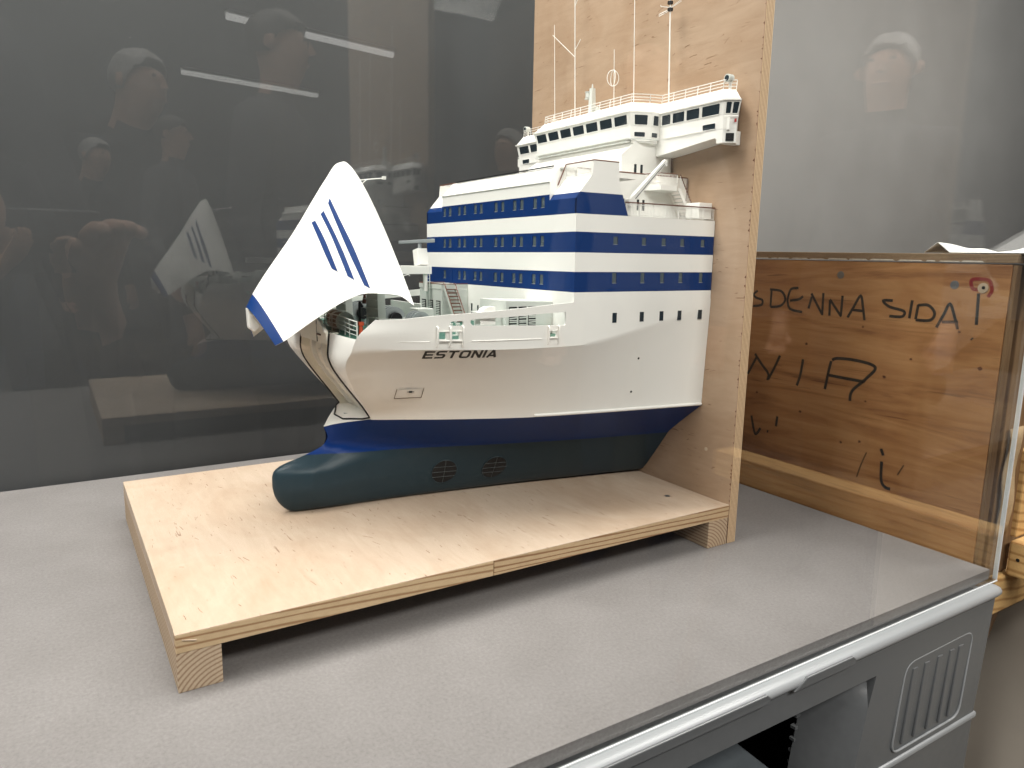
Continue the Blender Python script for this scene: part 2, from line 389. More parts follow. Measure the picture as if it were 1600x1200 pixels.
# --- lower hull ---
PZ=[.0682,.0705,.077,.0885,.100,.114,.124,.1335,.140,.1452,.153,.160,.168,.1776,.196]; PX=[.2142,.2048,.1953,.1862,.1813,.1790,.1792,.1812,.187,.1987,.2231,.243,.259,.2645,.260]
def v157(x): return smo(x,[.262,.292,.386,.4926,.652,.829],[.0,.012,.040,.0765,.123,.160])
def v066(x): return smo(x,[.21,.267,.35,.459,.5755,.696,.829],[.001,.008,.0135,.026,.042,.066,.0925])
def ztopl(x): return lerp(.196,zwl(x),min(1,max(0,(x-.262)/.045))**.7)
def low(s,t):
    zs=lerp(BOT,.196,t); xs=smo(zs,PZ,PX)
    x=lerp(xs,L,s**1.6)
    z=lerp(BOT,ztopl(x),t)
    # section of the plain hull
    if z<.157:
        u=(z-BOT)/(.157-BOT)
        a=v066(x); b=v157(x)
        aft=min(1,max(0,(x-.3)/.45))
        h=lerp(a,b,lerp(u**.55,u**.92,aft))
        h=max(0,h)
    else:
        u=(z-.157)/(ztopl(x)-.157); h=lerp(v157(x),vwl(x),lerp(u**1.35,u**1.05,min(1,max(0,(x-.3)/.4))))
    if x<.262: h=0 if z>.09 else h*.5
    wb=smo(zs,[BOT,.072,.078,.09,.11,.13,.14,.152,.160,.167,.18,.2],[.004,.012,.017,.023,.0275,.0265,.0225,.014,.008,.0035,.0015,.0005])
    d=max(0,x-xs)
    b=wb*min(1,(d/.055))**.5*max(0.0,1-max(0,x-.30)/.30)
    v=(h**2.2+b**2.2)**(1/2.2)
    # rounded bilge at the very bottom
    if t<.035: v*= (.90+.10*t/.035) if t>0 else .80
    return x,v,z
# --- visor, in its closed position; then turned up about the hinge ---
TH=math.radians(-87.04); HX,HZ=.31252,.34377
def openv(x,z):
    c,s=math.cos(TH),math.sin(TH); a,b=x-HX,z-HZ
    return HX+c*a-s*b, HZ+s*a+c*b
STZ=[.187,.199,.2634,.3166,.335,.3450]; STX=[.2665,.246,.163,.0885,.0665,.0632]
VEZ=[.206,.2155,.223,.232,.25,.267,.283,.297,.309,.318,.329,.348,.3667]
VEX=[.3165,.3115,.307,.3005,.287,.2745,.2635,.255,.2494,.2483,.2490,.2523,.2669]
VEV=[.066,.0715,.0736,.0775,.0885,.100,.1115,.1245,.137,.1465,.160,.169,.1771]
def visor(s,t):
    zs=lerp(.187,.3450,t); xs=smo(zs,STZ,STX)
    ze=lerp(.206,.3667,t); xe=smo(ze,VEZ,VEX); ve=smo(ze,VEZ,VEV)
    q=s**1.7   # denser towards the stem
    e=smo(t,[0,.15,.5,.88,.96,1],[.62,.80,.90,.86,.72,.60])
    x=lerp(xs,xe,q); v=ve*q**e; z=lerp(zs,ze,q)
    return x,v,z
def visor_open(s,t,sgn=-1):
    x,v,z=visor(s,t); X,Z=openv(x,z); return X,YC+sgn*v,Z

# ================================================================== the setting
FLOOR = -0.66
struct(build('floor', MB().box(-8, 16, -9, 6, FLOOR - .05, FLOOR), 'floor'))
struct(build('wall', MB().box(-8, 16, 3.4, 3.5, FLOOR, 3.6), 'wall'))
pnl = build('backdrop_panel', MB().box(-2.6, 1.45, .885, .905, FLOOR, 2.4), 'backpanel', bevel=.002)
tag(pnl, 'charcoal grey backdrop panel standing behind the display case', 'panel')

# ================================================================== table board and plastic container under it
TX0, TX1, TY0, TY1 = -1.15, 1.105, -.2725, .862
tb = build('table_board', MB().box(TX0, TX1, TY0, TY1, -.0165, 0), 'table', bevel=.0008)
tag(tb, 'grey fibre board forming the floor of the display case', 'board')

ct = thing('plastic_container', 'grey moulded plastic container with open hatch under the display case', 'container', (.1, -.05, FLOOR))
def cpart(name, mb, mats, **kw):
    return build(name, mb, mats, ct, inv=Matrix.Translation((-.1, .05, -FLOOR)), **kw)
CY = -.288; CX1 = 1.10; CXL = -1.15
# front wall with a hatch opening (polygon ring round the hatch)
HZ0, HZ1 = -.075, -.60
outer = [(CXL, -.022), (CX1, -.022), (CX1 - .012, -.235), (CX1 - .03, -.62), (CXL, -.62)]
def fw(x, z): return (x, CY + .03 * min(1, max(0, (-z - .05) / .5)) * .3, z)
mb = MB()
hx0, hx1t, hx1b = -.55, .80, .735
mb.prism([fw(CXL, -.03), fw(CX1 - .001, -.03), fw(CX1 - .004, HZ0), fw(CXL, HZ0)], (0, .012, 0))
mb.prism([fw(CXL, HZ0), fw(hx0, HZ0), fw(hx0, -.62), fw(CXL, -.62)], (0, .012, 0))
mb.prism([fw(hx1t + .05, HZ0), fw(CX1 - .004, HZ0), fw(CX1 - .014, -.228), fw(.772, -.228), fw(.79, -.12), fw(.805, -.088)], (0, .012, 0))
mb.prism([fw(.772, -.228), fw(CX1 - .014, -.228), fw(CX1 - .02, -.62), fw(.735, -.62)], (0, .012, 0))
mb.prism([fw(hx1t, HZ0), fw(hx1t + .05, HZ0), fw(.805, -.088), fw(.79, -.12)], (0, .012, 0))
cpart('front_wall', mb, 'plastic', smooth=30)
# hatch jamb going inwards
mb = MB(); jam = [(.735, -.62), (.772, -.228), (.79, -.12), (.805, -.088), (hx1t + .05, HZ0 + .0)]
rows = [[fw(x, z) for x, z in jam], [(x - .022, CY + .030, z) for x, z in jam], [(x - .034, CY + .075, z) for x, z in jam]]
mb.grid(rows); cpart('hatch_jamb', mb, 'plastic', smooth=60)
mb = MB(); mb.box(CXL, CX1 - .004, CY + .0125, CY + .16, HZ0 - .004, HZ0 + .008); cpart('hatch_lintel', mb, 'plastic')
for i in range(9):
    z = -.105 - i * .018
    cpart('vent_slat', MB().box(.742, .752, CY + .072, CY + .080, z, z + .004), 'plastic')
cpart('inner_wall', MB().box(CXL, CX1 - .06, .55, .56, -.62, -.08), 'dark')  # inner planes near-black: the hatch's shade put into their colour
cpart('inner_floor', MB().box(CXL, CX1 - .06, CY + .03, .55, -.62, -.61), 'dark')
cpart('hatch_shade_sheet', MB().box(CX1 - .075, CX1 - .06, CY + .03, .55, -.61, -.08), 'dark')  # dark sheet added so the hatch interior reads as shade
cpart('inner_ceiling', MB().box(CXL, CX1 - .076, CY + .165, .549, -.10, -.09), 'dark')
# folded-down flap lying inside the hatch
mb = MB(); q = [(-.4, -.262, -.205), (.60, -.262, -.215), (.715, -.245, -.235), (.70, -.12, -.215), (.60, -.05, -.205), (-.4, -.05, -.20)]
mb.prism(q, (0, -.004, -.03)); cpart('hatch_flap', mb, 'flap', bevel=.006)
# right end wall, top rim bar with its raised lugs, lower container rim
mb = MB(); mb.prism([(CX1 - .004, CY + .004, -.03), (CX1 - .004, .86, -.03), (CX1 - .03, .86, -.62), (CX1 - .03, CY + .02, -.62)], (-.012, 0, 0)); cpart('end_wall', mb, 'plastic')
def rim(z0, z1, y0, y1, xr):
    mb = MB(); prof = []
    for i in range(9):
        a = math.pi * (i / 8) ; prof.append((lerp_((y0 + y1) / 2, y0, math.cos(a) * -1 if False else -math.cos(a)), z0 + (z1 - z0) * (math.sin(a)) ** .6))
    rows = [[(CXL, y, z) for y, z in prof], [(xr, y, z) for y, z in prof], ]
    # rounded right end
    rows.append([(xr + .006, lerp_((y0 + y1) / 2, y, .75), lerp_(z0, z, .8)) for y, z in prof])
    mb.grid(rows); return mb
def lerp_(a, b, t): return a + (b - a) * t
mb = MB(); prof = [(CY + .012, -.0185), (CY + .002, -.0178), (CY - .005, -.0195), (CY - .0085, -.0240), (CY - .0085, -.0290), (CY - .005, -.0335), (CY + .006, -.0345)]
rows = [[(x, lerp_(CY + .006, y, s_), lerp_(-.030, z, s_)) for y, z in prof] for x, s_ in ((CXL, 1), (CX1 - .006, 1), (CX1 + .001, .9), (CX1 + .004, .6), (CX1 + .005, .1))]
mb.grid(rows); cpart('top_rim', mb, 'plasticlit', smooth=60)
for x0, x1 in ((.615, .735), (.30, .575), (-.35, .18)):
    mb = MB(); a = .022
    P = [(x0, CY - .0095, -.034), (x0 + a, CY - .0105, -.0205), (x1 - a * .4, CY - .0105, -.0205), (x1, CY - .0095, -.027), (x1 - .004, CY - .0095, -.034)]
    mb.prism(P, (0, .004, 0)); cpart('rim_lug', mb, 'plastic', bevel=.0015)
cpart('lower_rim', MB().box(.74, CX1 - .008, CY + .0, CY + .012, -.236, -.226), 'plasticlit', bevel=.003)
# recessed corner panel with vertical ribs and a raised lip
pp0 = [(.872, -.081), (1.047, -.078), (1.036, -.214), (.858, -.214)]; pp = []
for i_ in range(4):
    a_, b_, c_ = Vector(pp0[i_ - 1]), Vector(pp0[i_]), Vector(pp0[(i_ + 1) % 4]); p1_ = b_ + (a_ - b_).normalized() * .020; p2_ = b_ + (c_ - b_).normalized() * .020
    pp += [tuple((1 - t_) ** 2 * p1_ + 2 * t_ * (1 - t_) * b_ + t_ * t_ * p2_) for t_ in (0, .2, .4, .6, .8, 1)]
mb = MB(); mb.tube([(x, CY + .0015, z) for x, z in pp], .0016, 6, closed=True); cpart('panel_lip', mb, 'plasticlit', smooth=60)
for x in (.895, .925, .958, .99, 1.015):
    mb = MB(); mb.beam((x, CY + .0014, -.092), (x - .008, CY + .0014, -.205), .013, .004, up=(0, 1, 0)); cpart('panel_rib', mb, 'plastic', bevel=.0014)

# ================================================================== acrylic case
cs = thing('acrylic_case', 'clear acrylic display case covering the ship model', 'display case', (.1, .3, -.0165))
def gpart(name, x0, x1, y0, y1, z0, z1):
    o = build(name, MB().box(x0, x1, y0, y1, z0, z1), 'acrylic', cs, inv=Matrix.Translation((-.1, -.3, .0165))); return o
TOPZ = 1.42
gpart('front_pane', TX0 - .006, 1.1085, -.279, -.274, -.0165, TOPZ)
gpart('back_pane', TX0 - .006, 1.1085, .8635, .8685, -.0165, TOPZ)
gpart('side_pane', 1.1090, 1.1140, -.2790, .8685, -.0165, TOPZ)
gpart('top_pane', TX0 - .006, 1.1140, -.279, .8685, TOPZ + .0005, TOPZ + .006)
# pale strips: light caught by the glued, polished edges put into their colour
def epart(name, mb): build(name, mb, 'acrylicedge', cs, inv=Matrix.Translation((-.1, -.3, .0165)))
epart('corner_edge', MB().box(1.1142, 1.1152, -.2800, -.2735, -.0165, TOPZ))
epart('bottom_edge', MB().box(TX0, 1.1140, -.2812, -.2795, -.0178, -.0163))

# ================================================================== plywood stand
stand = thing('display_stand', 'L-shaped plywood stand with a flat base and a tall back board', 'stand', (.4, .3, 0))
def spart(name, mb, mats, **kw): return build(name, mb, mats, stand, inv=Matrix.Translation((-.4, -.3, 0)), **kw)
SW = .594
def subsheet(x0, x1, y0, y1, z0, z1): return MB().box(x0, x1, y0, y1, z0, z1)
spart('base_panel', subsheet(.0, .8285, .012, SW, .0452, .066), 'ply', bevel=.0006)
spart('edge_strip', subsheet(.0, .3835, -.0005, .0118, .0450, .0656), 'pine', bevel=.0008)
spart('edge_strip', subsheet(.3843, .8284, -.0002, .0118, .0448, .0657), 'pine2', bevel=.0008)
# thin face veneer lapping over the strips
spart('face_veneer', subsheet(-.0003, .8285, -.0002, .0121, .06575, .06625), 'ply')
spart('batten', subsheet(.0, .0448, 0, SW, 0, .0448), 'batten1', bevel=.0008)
spart('batten', subsheet(.7838, .8270, 0, SW, 0, .0447), 'batten2', bevel=.0008)
spart('back_board', subsheet(.8290, .8478, 0, .609, 0, 1.30), ['plyback'], bevel=.0004)
bo = [o for o in stand.children if o.name.startswith('back_board')][0]
bo.data.materials.append(M['plyedge'])
for p in bo.data.polygons:
    if abs(p.normal.y) > .9: p.material_index = 1
# rough torn veneer along the sawn near edge
mb = MB(); z = .02
while z < 1.28:
    h = random.uniform(.002, .006); w = random.uniform(.0008, .0035)
    if random.random() < .62: mb.add([(.8287, .0004, z), (.8287, .0004, z + h), (.8287, w + .0006, z + h * random.uniform(.2, .8))], [(0, 1, 2)])
    z += h + random.uniform(.001, .010)
spl = spart('torn_veneer', mb, 'knot'); spl['kind'] = 'stuff'
mb = MB()
for _ in range(46):
    x = random.uniform(.005, .82); l = random.uniform(.001, .004); y = -.0012 + random.uniform(-.0008, .0008)
    mb.beam((x, y, .0661), (x + l, y + random.uniform(-.002, .002), .0668 + random.uniform(0, .0008)), .0006, .0005)
spl = spart('splinter_fringe', mb, 'ply'); spl['kind'] = 'stuff'
mb = MB()
for _ in range(180):
    x, y = random.uniform(.01, .82), random.uniform(.015, .585); l = random.choice((.002, .003, .004, .006, .009, .014)) * random.uniform(.7, 1.2); a = math.radians(90 + random.gauss(8, 16))
    d = Vector((math.cos(a), math.sin(a))) * l; bx_, by_ = random.uniform(-.0006, .0006), random.uniform(-.0006, .0006)
    mb.ribbon([(x, y, .06606), (x + d.x * .5 + bx_, y + d.y * .5 + by_, .06607), (x + d.x, y + d.y, .06606)], random.uniform(.0005, .0010), (0, 0, 1), lift=.0001)
o = spart('grain_check', mb, 'check'); o['kind'] = 'stuff'
mb = MB()
for _ in range(200):
    y, z = random.uniform(.015, .60), random.uniform(.07, 1.25); l = random.choice((.003, .004, .006, .010, .016)) * random.uniform(.7, 1.2); a = math.radians(random.gauss(-12, 14))
    d = Vector((math.cos(a), math.sin(a))) * l
    mb.ribbon([(.8288, y, z), (.8288, y + d.x * .5, z + d.y * .5 + random.uniform(-.0006, .0006)), (.8288, y + d.x, z + d.y)], random.uniform(.0005, .0010), (-1, 0, 0))
o = spart('grain_check', mb, 'check'); o['kind'] = 'stuff'
spart('long_splinter', MB().beam((.006, -.0015, .0600), (.020, -.0035, .0578), .0012, .0010), 'ply')
for (px, py, pz, ax) in ((.771, .083, .0664, 'z'), ):
    mb = MB(); mb.cyl((px, py, pz), (px, py, pz + .0004), .0048, 14); spart('screw_head', mb, 'screw')
    mb = MB(); mb.ribbon([(px - .004, py, pz + .0006), (px + .004, py, pz + .0006)], .0014, (0, 0, 1)); spart('screw_slot', mb, 'dark')
mb = MB(); mb.cyl((.8286, .058, .147), (.8292, .058, .147), .0018, 10); spart('screw_hole', mb, 'dark')
mb = MB(); mb.cyl((.8284, .058, .1462), (.8291, .058, .1462), .0032, 12); spart('hole_rim', mb, 'washer')

# ================================================================== wooden crate behind the case
crate = thing('wooden_crate', 'orange-brown wooden shipping crate with black marker writing on its side', 'crate', (1.5, .2, -.046))
def kpart(name, mb, mats, **kw): return build(name, mb, mats, crate, inv=Matrix.Translation((-1.5, -.2, .046)), **kw)
KX = 1.1290; KZ0 = -.046
kpart('side_panel', MB().box(KX, KX + .018, -.2365, .80, KZ0, .4590), 'crate', bevel=.001)
kpart('end_panel', MB().box(KX + .0185, 1.95, -.214, -.196, KZ0, .4585), 'cratepost', bevel=.001)
kpart('corner_post', MB().box(KX + .001, KX + .0175, -.2425, -.2367, KZ0, .4586), 'cratepost', bevel=.0015)
kpart('end_batten', MB().box(KX + .045, KX + .12, -.236, -.2142, KZ0, .4583), 'cratepost', bevel=.0015)
kpart('far_panel', MB().box(1.93, 1.95, -.196, .80, KZ0, .4580), 'cratepost')
kpart('back_panel', MB().box(KX + .0185, 1.93, .78, .80, KZ0, .4580), 'cratepost')
kpart('bottom_panel', MB().box(KX + .0185, 1.93, -.196, .78, KZ0, KZ0 + .018), 'cratepost')
kpart('lid', MB().box(KX - .0015, 1.96, -.243, .81, .4612, .4745), 'lidedge', bevel=.001)
mb = MB(); y = .80
while y > -.17:
    w = random.uniform(.01, .05); h = random.uniform(.0008, .0026)
    mb.add([(KX - .0022, y, .4618), (KX - .0022, y - w, .4618), (KX - .0022, y - w * .9, .4618 + h), (KX - .0022, y - w * .1, .4618 + h * 1.1)], [(0, 1, 2, 3)]); y -= w + random.uniform(0, .006)
ck = kpart('chipped_lid_edge', mb, 'chip'); ck['kind'] = 'stuff'
INK = [[(0.2245, 0.3970), (0.2335, 0.3895), (0.2270, 0.3830), (0.2117, 0.3790), (0.2129, 0.3694), (0.233, 0.3655)], [(0.1908, 0.4013), (0.1905, 0.3674)], [(0.1947, 0.4011), (0.1678, 0.3989), (0.157, 0.3838), (0.1671, 0.3708), (0.1905, 0.3667)], [(0.1293, 0.4072), (0.1454, 0.4043), (0.1509, 0.3894), (0.1511, 0.3789), (0.1436, 0.3662), (0.1167, 0.3623)], [(0.1464, 0.382), (0.1271, 0.3857), (0.1177, 0.3921)], [(0.1035, 0.3701), (0.0988, 0.3925)], [(0.1002, 0.3985), (0.087, 0.3798), (0.0735, 0.3613)], [(0.0734, 0.3599), (0.075, 0.4006)], [(0.0583, 0.3602), (0.0601, 0.3882)], [(0.0603, 0.3898), (0.0343, 0.3605)], [(0.0352, 0.3614), (0.0355, 0.3979)], [(0.0217, 0.3599), (0.0114, 0.38), (0.0004, 0.3999), (-0.006, 0.3797), (-0.0112, 0.3578)], [(0.0143, 0.3744), (-0.0084, 0.3735)], [(-0.059, 0.3951), (-0.042, 0.394), (-0.0538, 0.3847), (-0.0798, 0.3789), (-0.0777, 0.3697), (-0.0556, 0.3688)], [(-0.0922, 0.3979), (-0.0904, 0.3677)], [(-0.103, 0.3911), (-0.1012, 0.3671)], [(-0.1025, 0.3902), (-0.1193, 0.3916), (-0.1309, 0.3799), (-0.1251, 0.3677), (-0.1013, 0.3662)], [(-0.1365, 0.3569), (-0.1455, 0.3781), (-0.1533, 0.396), (-0.1626, 0.3766), (-0.1697, 0.3572)], [(-0.1441, 0.3664), (-0.1691, 0.3686)], [(-0.194, 0.4149), (-0.1965, 0.3668)], [(-0.1919, 0.3452), (-0.1934, 0.3437)], [(0.2338, 0.2262), (0.213, 0.2666)], [(0.2192, 0.2695), (0.2016, 0.2514), (0.1829, 0.2338), (0.1843, 0.2206)], [(0.1818, 0.2229), (0.1682, 0.2505), (0.1584, 0.2736)], [(0.1056, 0.2733), (0.1086, 0.243), (0.1145, 0.2209)], [(0.0534, 0.2239), (0.0493, 0.257), (0.0458, 0.2778)], [(0.0442, 0.2797), (0.0317, 0.2847), (-0.0094, 0.2852), (-0.0404, 0.2782), (-0.0264, 0.2568), (-0.0014, 0.2298), (0.0009, 0.2111)], [(0.0525, 0.2514), (0.0153, 0.2504), (-0.0237, 0.2499)], [(0.2164, 0.1415), (0.2037, 0.1058), (0.1913, 0.12)], [(0.1752, 0.1177), (0.1715, 0.1167)], [(0.1529, 0.1523), (0.1544, 0.1316)], [(-0.0667, 0.1381), (-0.072, 0.1272)], [(-0.0702, 0.116), (-0.0728, 0.0838), (-0.0807, 0.0728), (-0.0908, 0.0717)]]
FAINT = [[(-0.0409, 0.1252), (-0.0331, 0.1015), (-0.027, 0.0762)], [(-0.1096, 0.1196), (-0.1006, 0.0996)]]
RED = [[(-0.1926, 0.4203), (-0.1844, 0.4218), (-0.1809, 0.4328), (-0.1866, 0.4366), (-0.205, 0.4357), (-0.2105, 0.4286), (-0.2122, 0.4191), (-0.2077, 0.4101)]]
def smoothline(pts, n=5):
    if len(pts) < 3: return pts
    out = []
    P = [Vector((p[0], p[1])) for p in pts]
    for i in range(len(P) - 1):
        a = P[max(0, i - 1)]; b = P[i]; c = P[i + 1]; d = P[min(len(P) - 1, i + 2)]
        for j in range(n):
            t = j / n; out.append(.5 * ((2 * b) + (c - a) * t + (2 * a - 5 * b + 4 * c - d) * t * t + (3 * b - a - 3 * c + d) * t ** 3))
    out.append(P[-1]); return [(p.x, p.y) for p in out]
def strokes(name, lists, w, mat):
    for s_ in lists:
        mb = MB(); pts = smoothline(s_)
        mb.ribbon([(KX - .0006, y, z) for y, z in pts], w, (-1, 0, 0)); kpart(name, mb, mat)
strokes('marker_stroke', INK[:21], .0047, 'ink'); strokes('marker_stroke', INK[21:], .0054, 'ink')
strokes('faded_stroke', FAINT, .0024, 'faint'); strokes('red_marker_stroke', RED, .0052, 'redink')
for y, z in ((.0434, .4347), (-.1567, .4261)):
    kpart('screw_head', MB().cyl((KX - .0012, y, z), (KX + .001, y, z), .0068, 14), 'screw', bevel=.0004)
kpart('washer', MB().cyl((KX - .0012, -.1993, .4231), (KX + .001, -.1993, .4231), .0078, 16), 'washer', bevel=.0004)
kpart('washer_hole', MB().cyl((KX - .0016, -.2003, .4237), (KX, -.2003, .4237), .0026, 10), 'dark')
for y, z in [(-0.0097, 0.3459), (-0.1729, 0.3532), (-0.1012, 0.3005), (-0.2099, 0.3001), (-0.0583, 0.2639), (-0.0285, 0.2157), (0.2073, 0.1919), (0.1022, 0.172), (-0.0252, 0.1412), (0.1015, 0.3034), (0.0109, 0.1319)]:
    mb = MB(); n = 12; r0 = random.uniform(.0018, .0040)
    mb.add([(KX - .0004, y + r0 * random.uniform(.75, 1.2) * math.cos(a), z + r0 * random.uniform(.6, .95) * math.sin(a)) for a in [2 * math.pi * i / n for i in range(n)]], [tuple(range(n))])
    kpart('knot', mb, 'knot')
# canvas webbing tab hanging at the crate's corner
mb = MB(); rows = [[(KX + .05 + .004 * math.sin(i), -.2435 - .0015 * math.sin(i * 1.3), .205 - i * .018) , (KX + .088 + .004 * math.sin(i), -.2435 - .0015 * math.cos(i), .207 - i * .018)] for i in range(11)]
mb.grid(rows); o = kpart('webbing_strap', mb, 'webbing', smooth=60)
sd = o.modifiers.new('thick', 'SOLIDIFY'); sd.thickness = .0025
# crumpled paper sheet on the lid
mb = MB(); nx, ny = 16, 14; rows = []
for i in range(nx):
    row = []
    for j in range(ny):
        u, v = i / (nx - 1), j / (ny - 1)
        x = KX + .005 + u * .22; y = -.10 - v * .26 + u * .02
        lift = .085 * u ** 1.1 * min(1, max(0, v - .30) * 1.9) + .003 * math.sin(9 * u + 5 * v) * u
        if v < .16: lift += .016 * math.sin(math.pi * min(1, v / .15)) * (1 - .7 * u)
        row.append((x, y, .4760 + max(0, lift)))
    rows.append(row)
mb.grid(rows); o = build('paper_sheet', mb, 'paper', smooth=50); sd = o.modifiers.new('thick', 'SOLIDIFY'); sd.thickness = .0006
tag(o, 'crumpled white paper sheet lying on the crate lid', 'paper')

# trestle bench at the right
bn = thing('trestle_bench', 'yellow pine trestle with a square beam and sloping leg, right of the case', 'trestle', (1.45, -.25, FLOOR))
def bpart(name, mb, mat, **kw): return build(name, mb, mat, bn, inv=Matrix.Translation((-1.45, .25, -FLOOR)), **kw)
bpart('beam', MB().box(1.225, 1.29, -.95, -.2445, -.047, .013), 'bench', bevel=.004)
bpart('cross_beam', MB().box(1.20, 1.90, -.2440, -.10, -.115, -.048), 'bench', bevel=.004)
mb = MB(); mb.beam((1.285, -.205, -.116), (1.285, -.09, FLOOR), .03, .03); bpart('leg', mb, 'cratepost', bevel=.003)
mb = MB(); mb.beam((1.275, -.93, -.048), (1.275, -1.05, FLOOR), .03, .03); bpart('leg', mb, 'cratepost', bevel=.003)
bpart('upright', MB().box(1.245, 1.275, -.245, -.207, .0135, .16), 'bench', bevel=.003)
for y in (-.23, -.26): bpart('knot', MB().cyl((1.2245, y, -.016), (1.2255, y, -.016), .003, 8), 'dark')
# pale cloth hanging behind the trestle
mb = MB(); rows = []
for i in range(24):
    row = []
    for j in range(12):
        z = -.055 - j * (-.055 - FLOOR) / 11; yy = -.10 - i * .022
        row.append((1.345 + .012 * math.sin(i * .9) * (j / 11) + .02 * math.sin(i * .35), yy, z))
    rows.append(row)
mb.grid(rows); o = build('hanging_cloth', mb, 'sheet', smooth=60); sd = o.modifiers.new('thick', 'SOLIDIFY'); sd.thickness = .002
tag(o, 'beige cloth hanging down behind the pine trestle', 'cloth')
# fluorescent lamps over the visitors, one of them seen as a streak in the pane
for (p_, q_, lb) in (((1.30, -6.34, 2.28), (2.85, -6.66, 2.28), 'long fluorescent lamp mirrored as a bright streak at the top left'),):
    fl = thing('fluorescent_lamp', lb, 'lamp', ((p_[0] + q_[0]) / 2, (p_[1] + q_[1]) / 2, 2.28))
    iv = Matrix.Translation((-(p_[0] + q_[0]) / 2, -(p_[1] + q_[1]) / 2, -2.28))
    build('tube', MB().cyl(p_, q_, .030, 10), 'tube', fl, inv=iv); build('reflector', MB().beam((p_[0], p_[1], 2.31), (q_[0], q_[1], 2.31), .09, .03), 'paper', fl, inv=iv)

# ================================================================== the ship model
PIV = Vector((.5, .12, .066))
ship = thing('ship_model', 'white and blue ferry bow model with raised bow visor mounted on the plywood stand', 'ship model', PIV, (math.radians(-.53), 0, 0))
SINV = Matrix.Translation(-PIV)
def sp_(name, mb, mats, parent=None, **kw):
    if parent is None: return build(name, mb, mats, ship, inv=SINV, **kw)
    return build(name, mb, mats, parent, **kw)
def P(x, v, z, sg=-1): return (x, YC + sg * v, z)

# ---- hull below the waterline
mb = MB(); ns, nt = 84, 40
for sg in (-1, 1):
    mb.grid([[P(*low(i / ns, (j / nt) ** 1.4), sg) for i in range(ns + 1)] for j in range(nt + 1)])
bt = [[P(*low(i / ns, 0), sg) for i in range(ns + 1)] for sg in (-1, 1)]
mb.grid(bt)
sp_('hull_bottom', mb, 'bottom', weld=True, smooth=50)

# ---- hull sides with bulwark openings
def rounded(pts, r=.002, n=4):
    out = []
    for i, p in enumerate(pts):
        a = Vector(pts[i - 1]); b = Vector(p); c = Vector(pts[(i + 1) % len(pts)])
        d1 = (a - b); d2 = (c - b); rr = min(r, d1.length * .45, d2.length * .45); p1 = b + d1.normalized() * rr; p2 = b + d2.normalized() * rr
        for k_ in range(n + 1):
            t = k_ / n; out.append(tuple((1 - t) ** 2 * p1 + 2 * t * (1 - t) * b + t * t * p2))
    return out
SLOTS = [rounded([(.3925, .3700), (.396, .3655), (.5385, .3620), (.5385, .3815), (.5000, .3795), (.45, .3762), (.405, .3745), (.394, .3735)], .0025),
         rounded([(.3650, .3685), (.3665, .3655), (.3835, .3655), (.3835, .3720), (.368, .3715)], .0022),
         rounded([(.3520, .3475), (.3612, .3475), (.3612, .3572), (.3520, .3572)], .0012),
         rounded([(.3690, .3470), (.3790, .3470), (.3790, .3575), (.3690, .3575)], .0012),
         rounded([(.5125, .3465), (.5235, .3465), (.5235, .3568), (.5125, .3568)], .0012)]
def topside(sg, label):
    ns, nt = 96, 44; mb = MB(); T = .0030
    S_ = [i / ns for i in range(ns + 1)]; Tt = [.6 * j / 28 for j in range(29)] + [.6 + .4 * j / 16 for j in range(1, 17)]
    out = [[P(*side(s, t), sg) for s in S_] for t in Tt]
    inn = [[(p[0] + (.0012 if i == 0 else 0), p[1] - sg * T, p[2]) for i, p in enumerate(r)] for r in out]
    mb.grid(out); mb.grid(inn)
    for k_ in (0, -1): mb.grid([out[k_], inn[k_]])
    mb.grid([[r[0] for r in out], [r[0] for r in inn]]); mb.grid([[r[-1] for r in out], [r[-1] for r in inn]])
    o = sp_('hull_side', mb, 'white', weld=True); o['label'] = label
    cut = []
    for sl in SLOTS:
        c = MB(); c.prism([(x, YC + sg * .19, z) for x, z in sl], (0, sg * .08, 0)); co = build('cut', c, 'white'); cut.append(co)
    # the cutters live in the ship's design space, so compare in that space
    o.parent = None; booleaned(o, cut); o.parent = ship; o.matrix_parent_inverse = SINV
    return o
hs = topside(-1, 'starboard hull side with the ship name'); hp = topside(1, 'port hull side behind the visor')

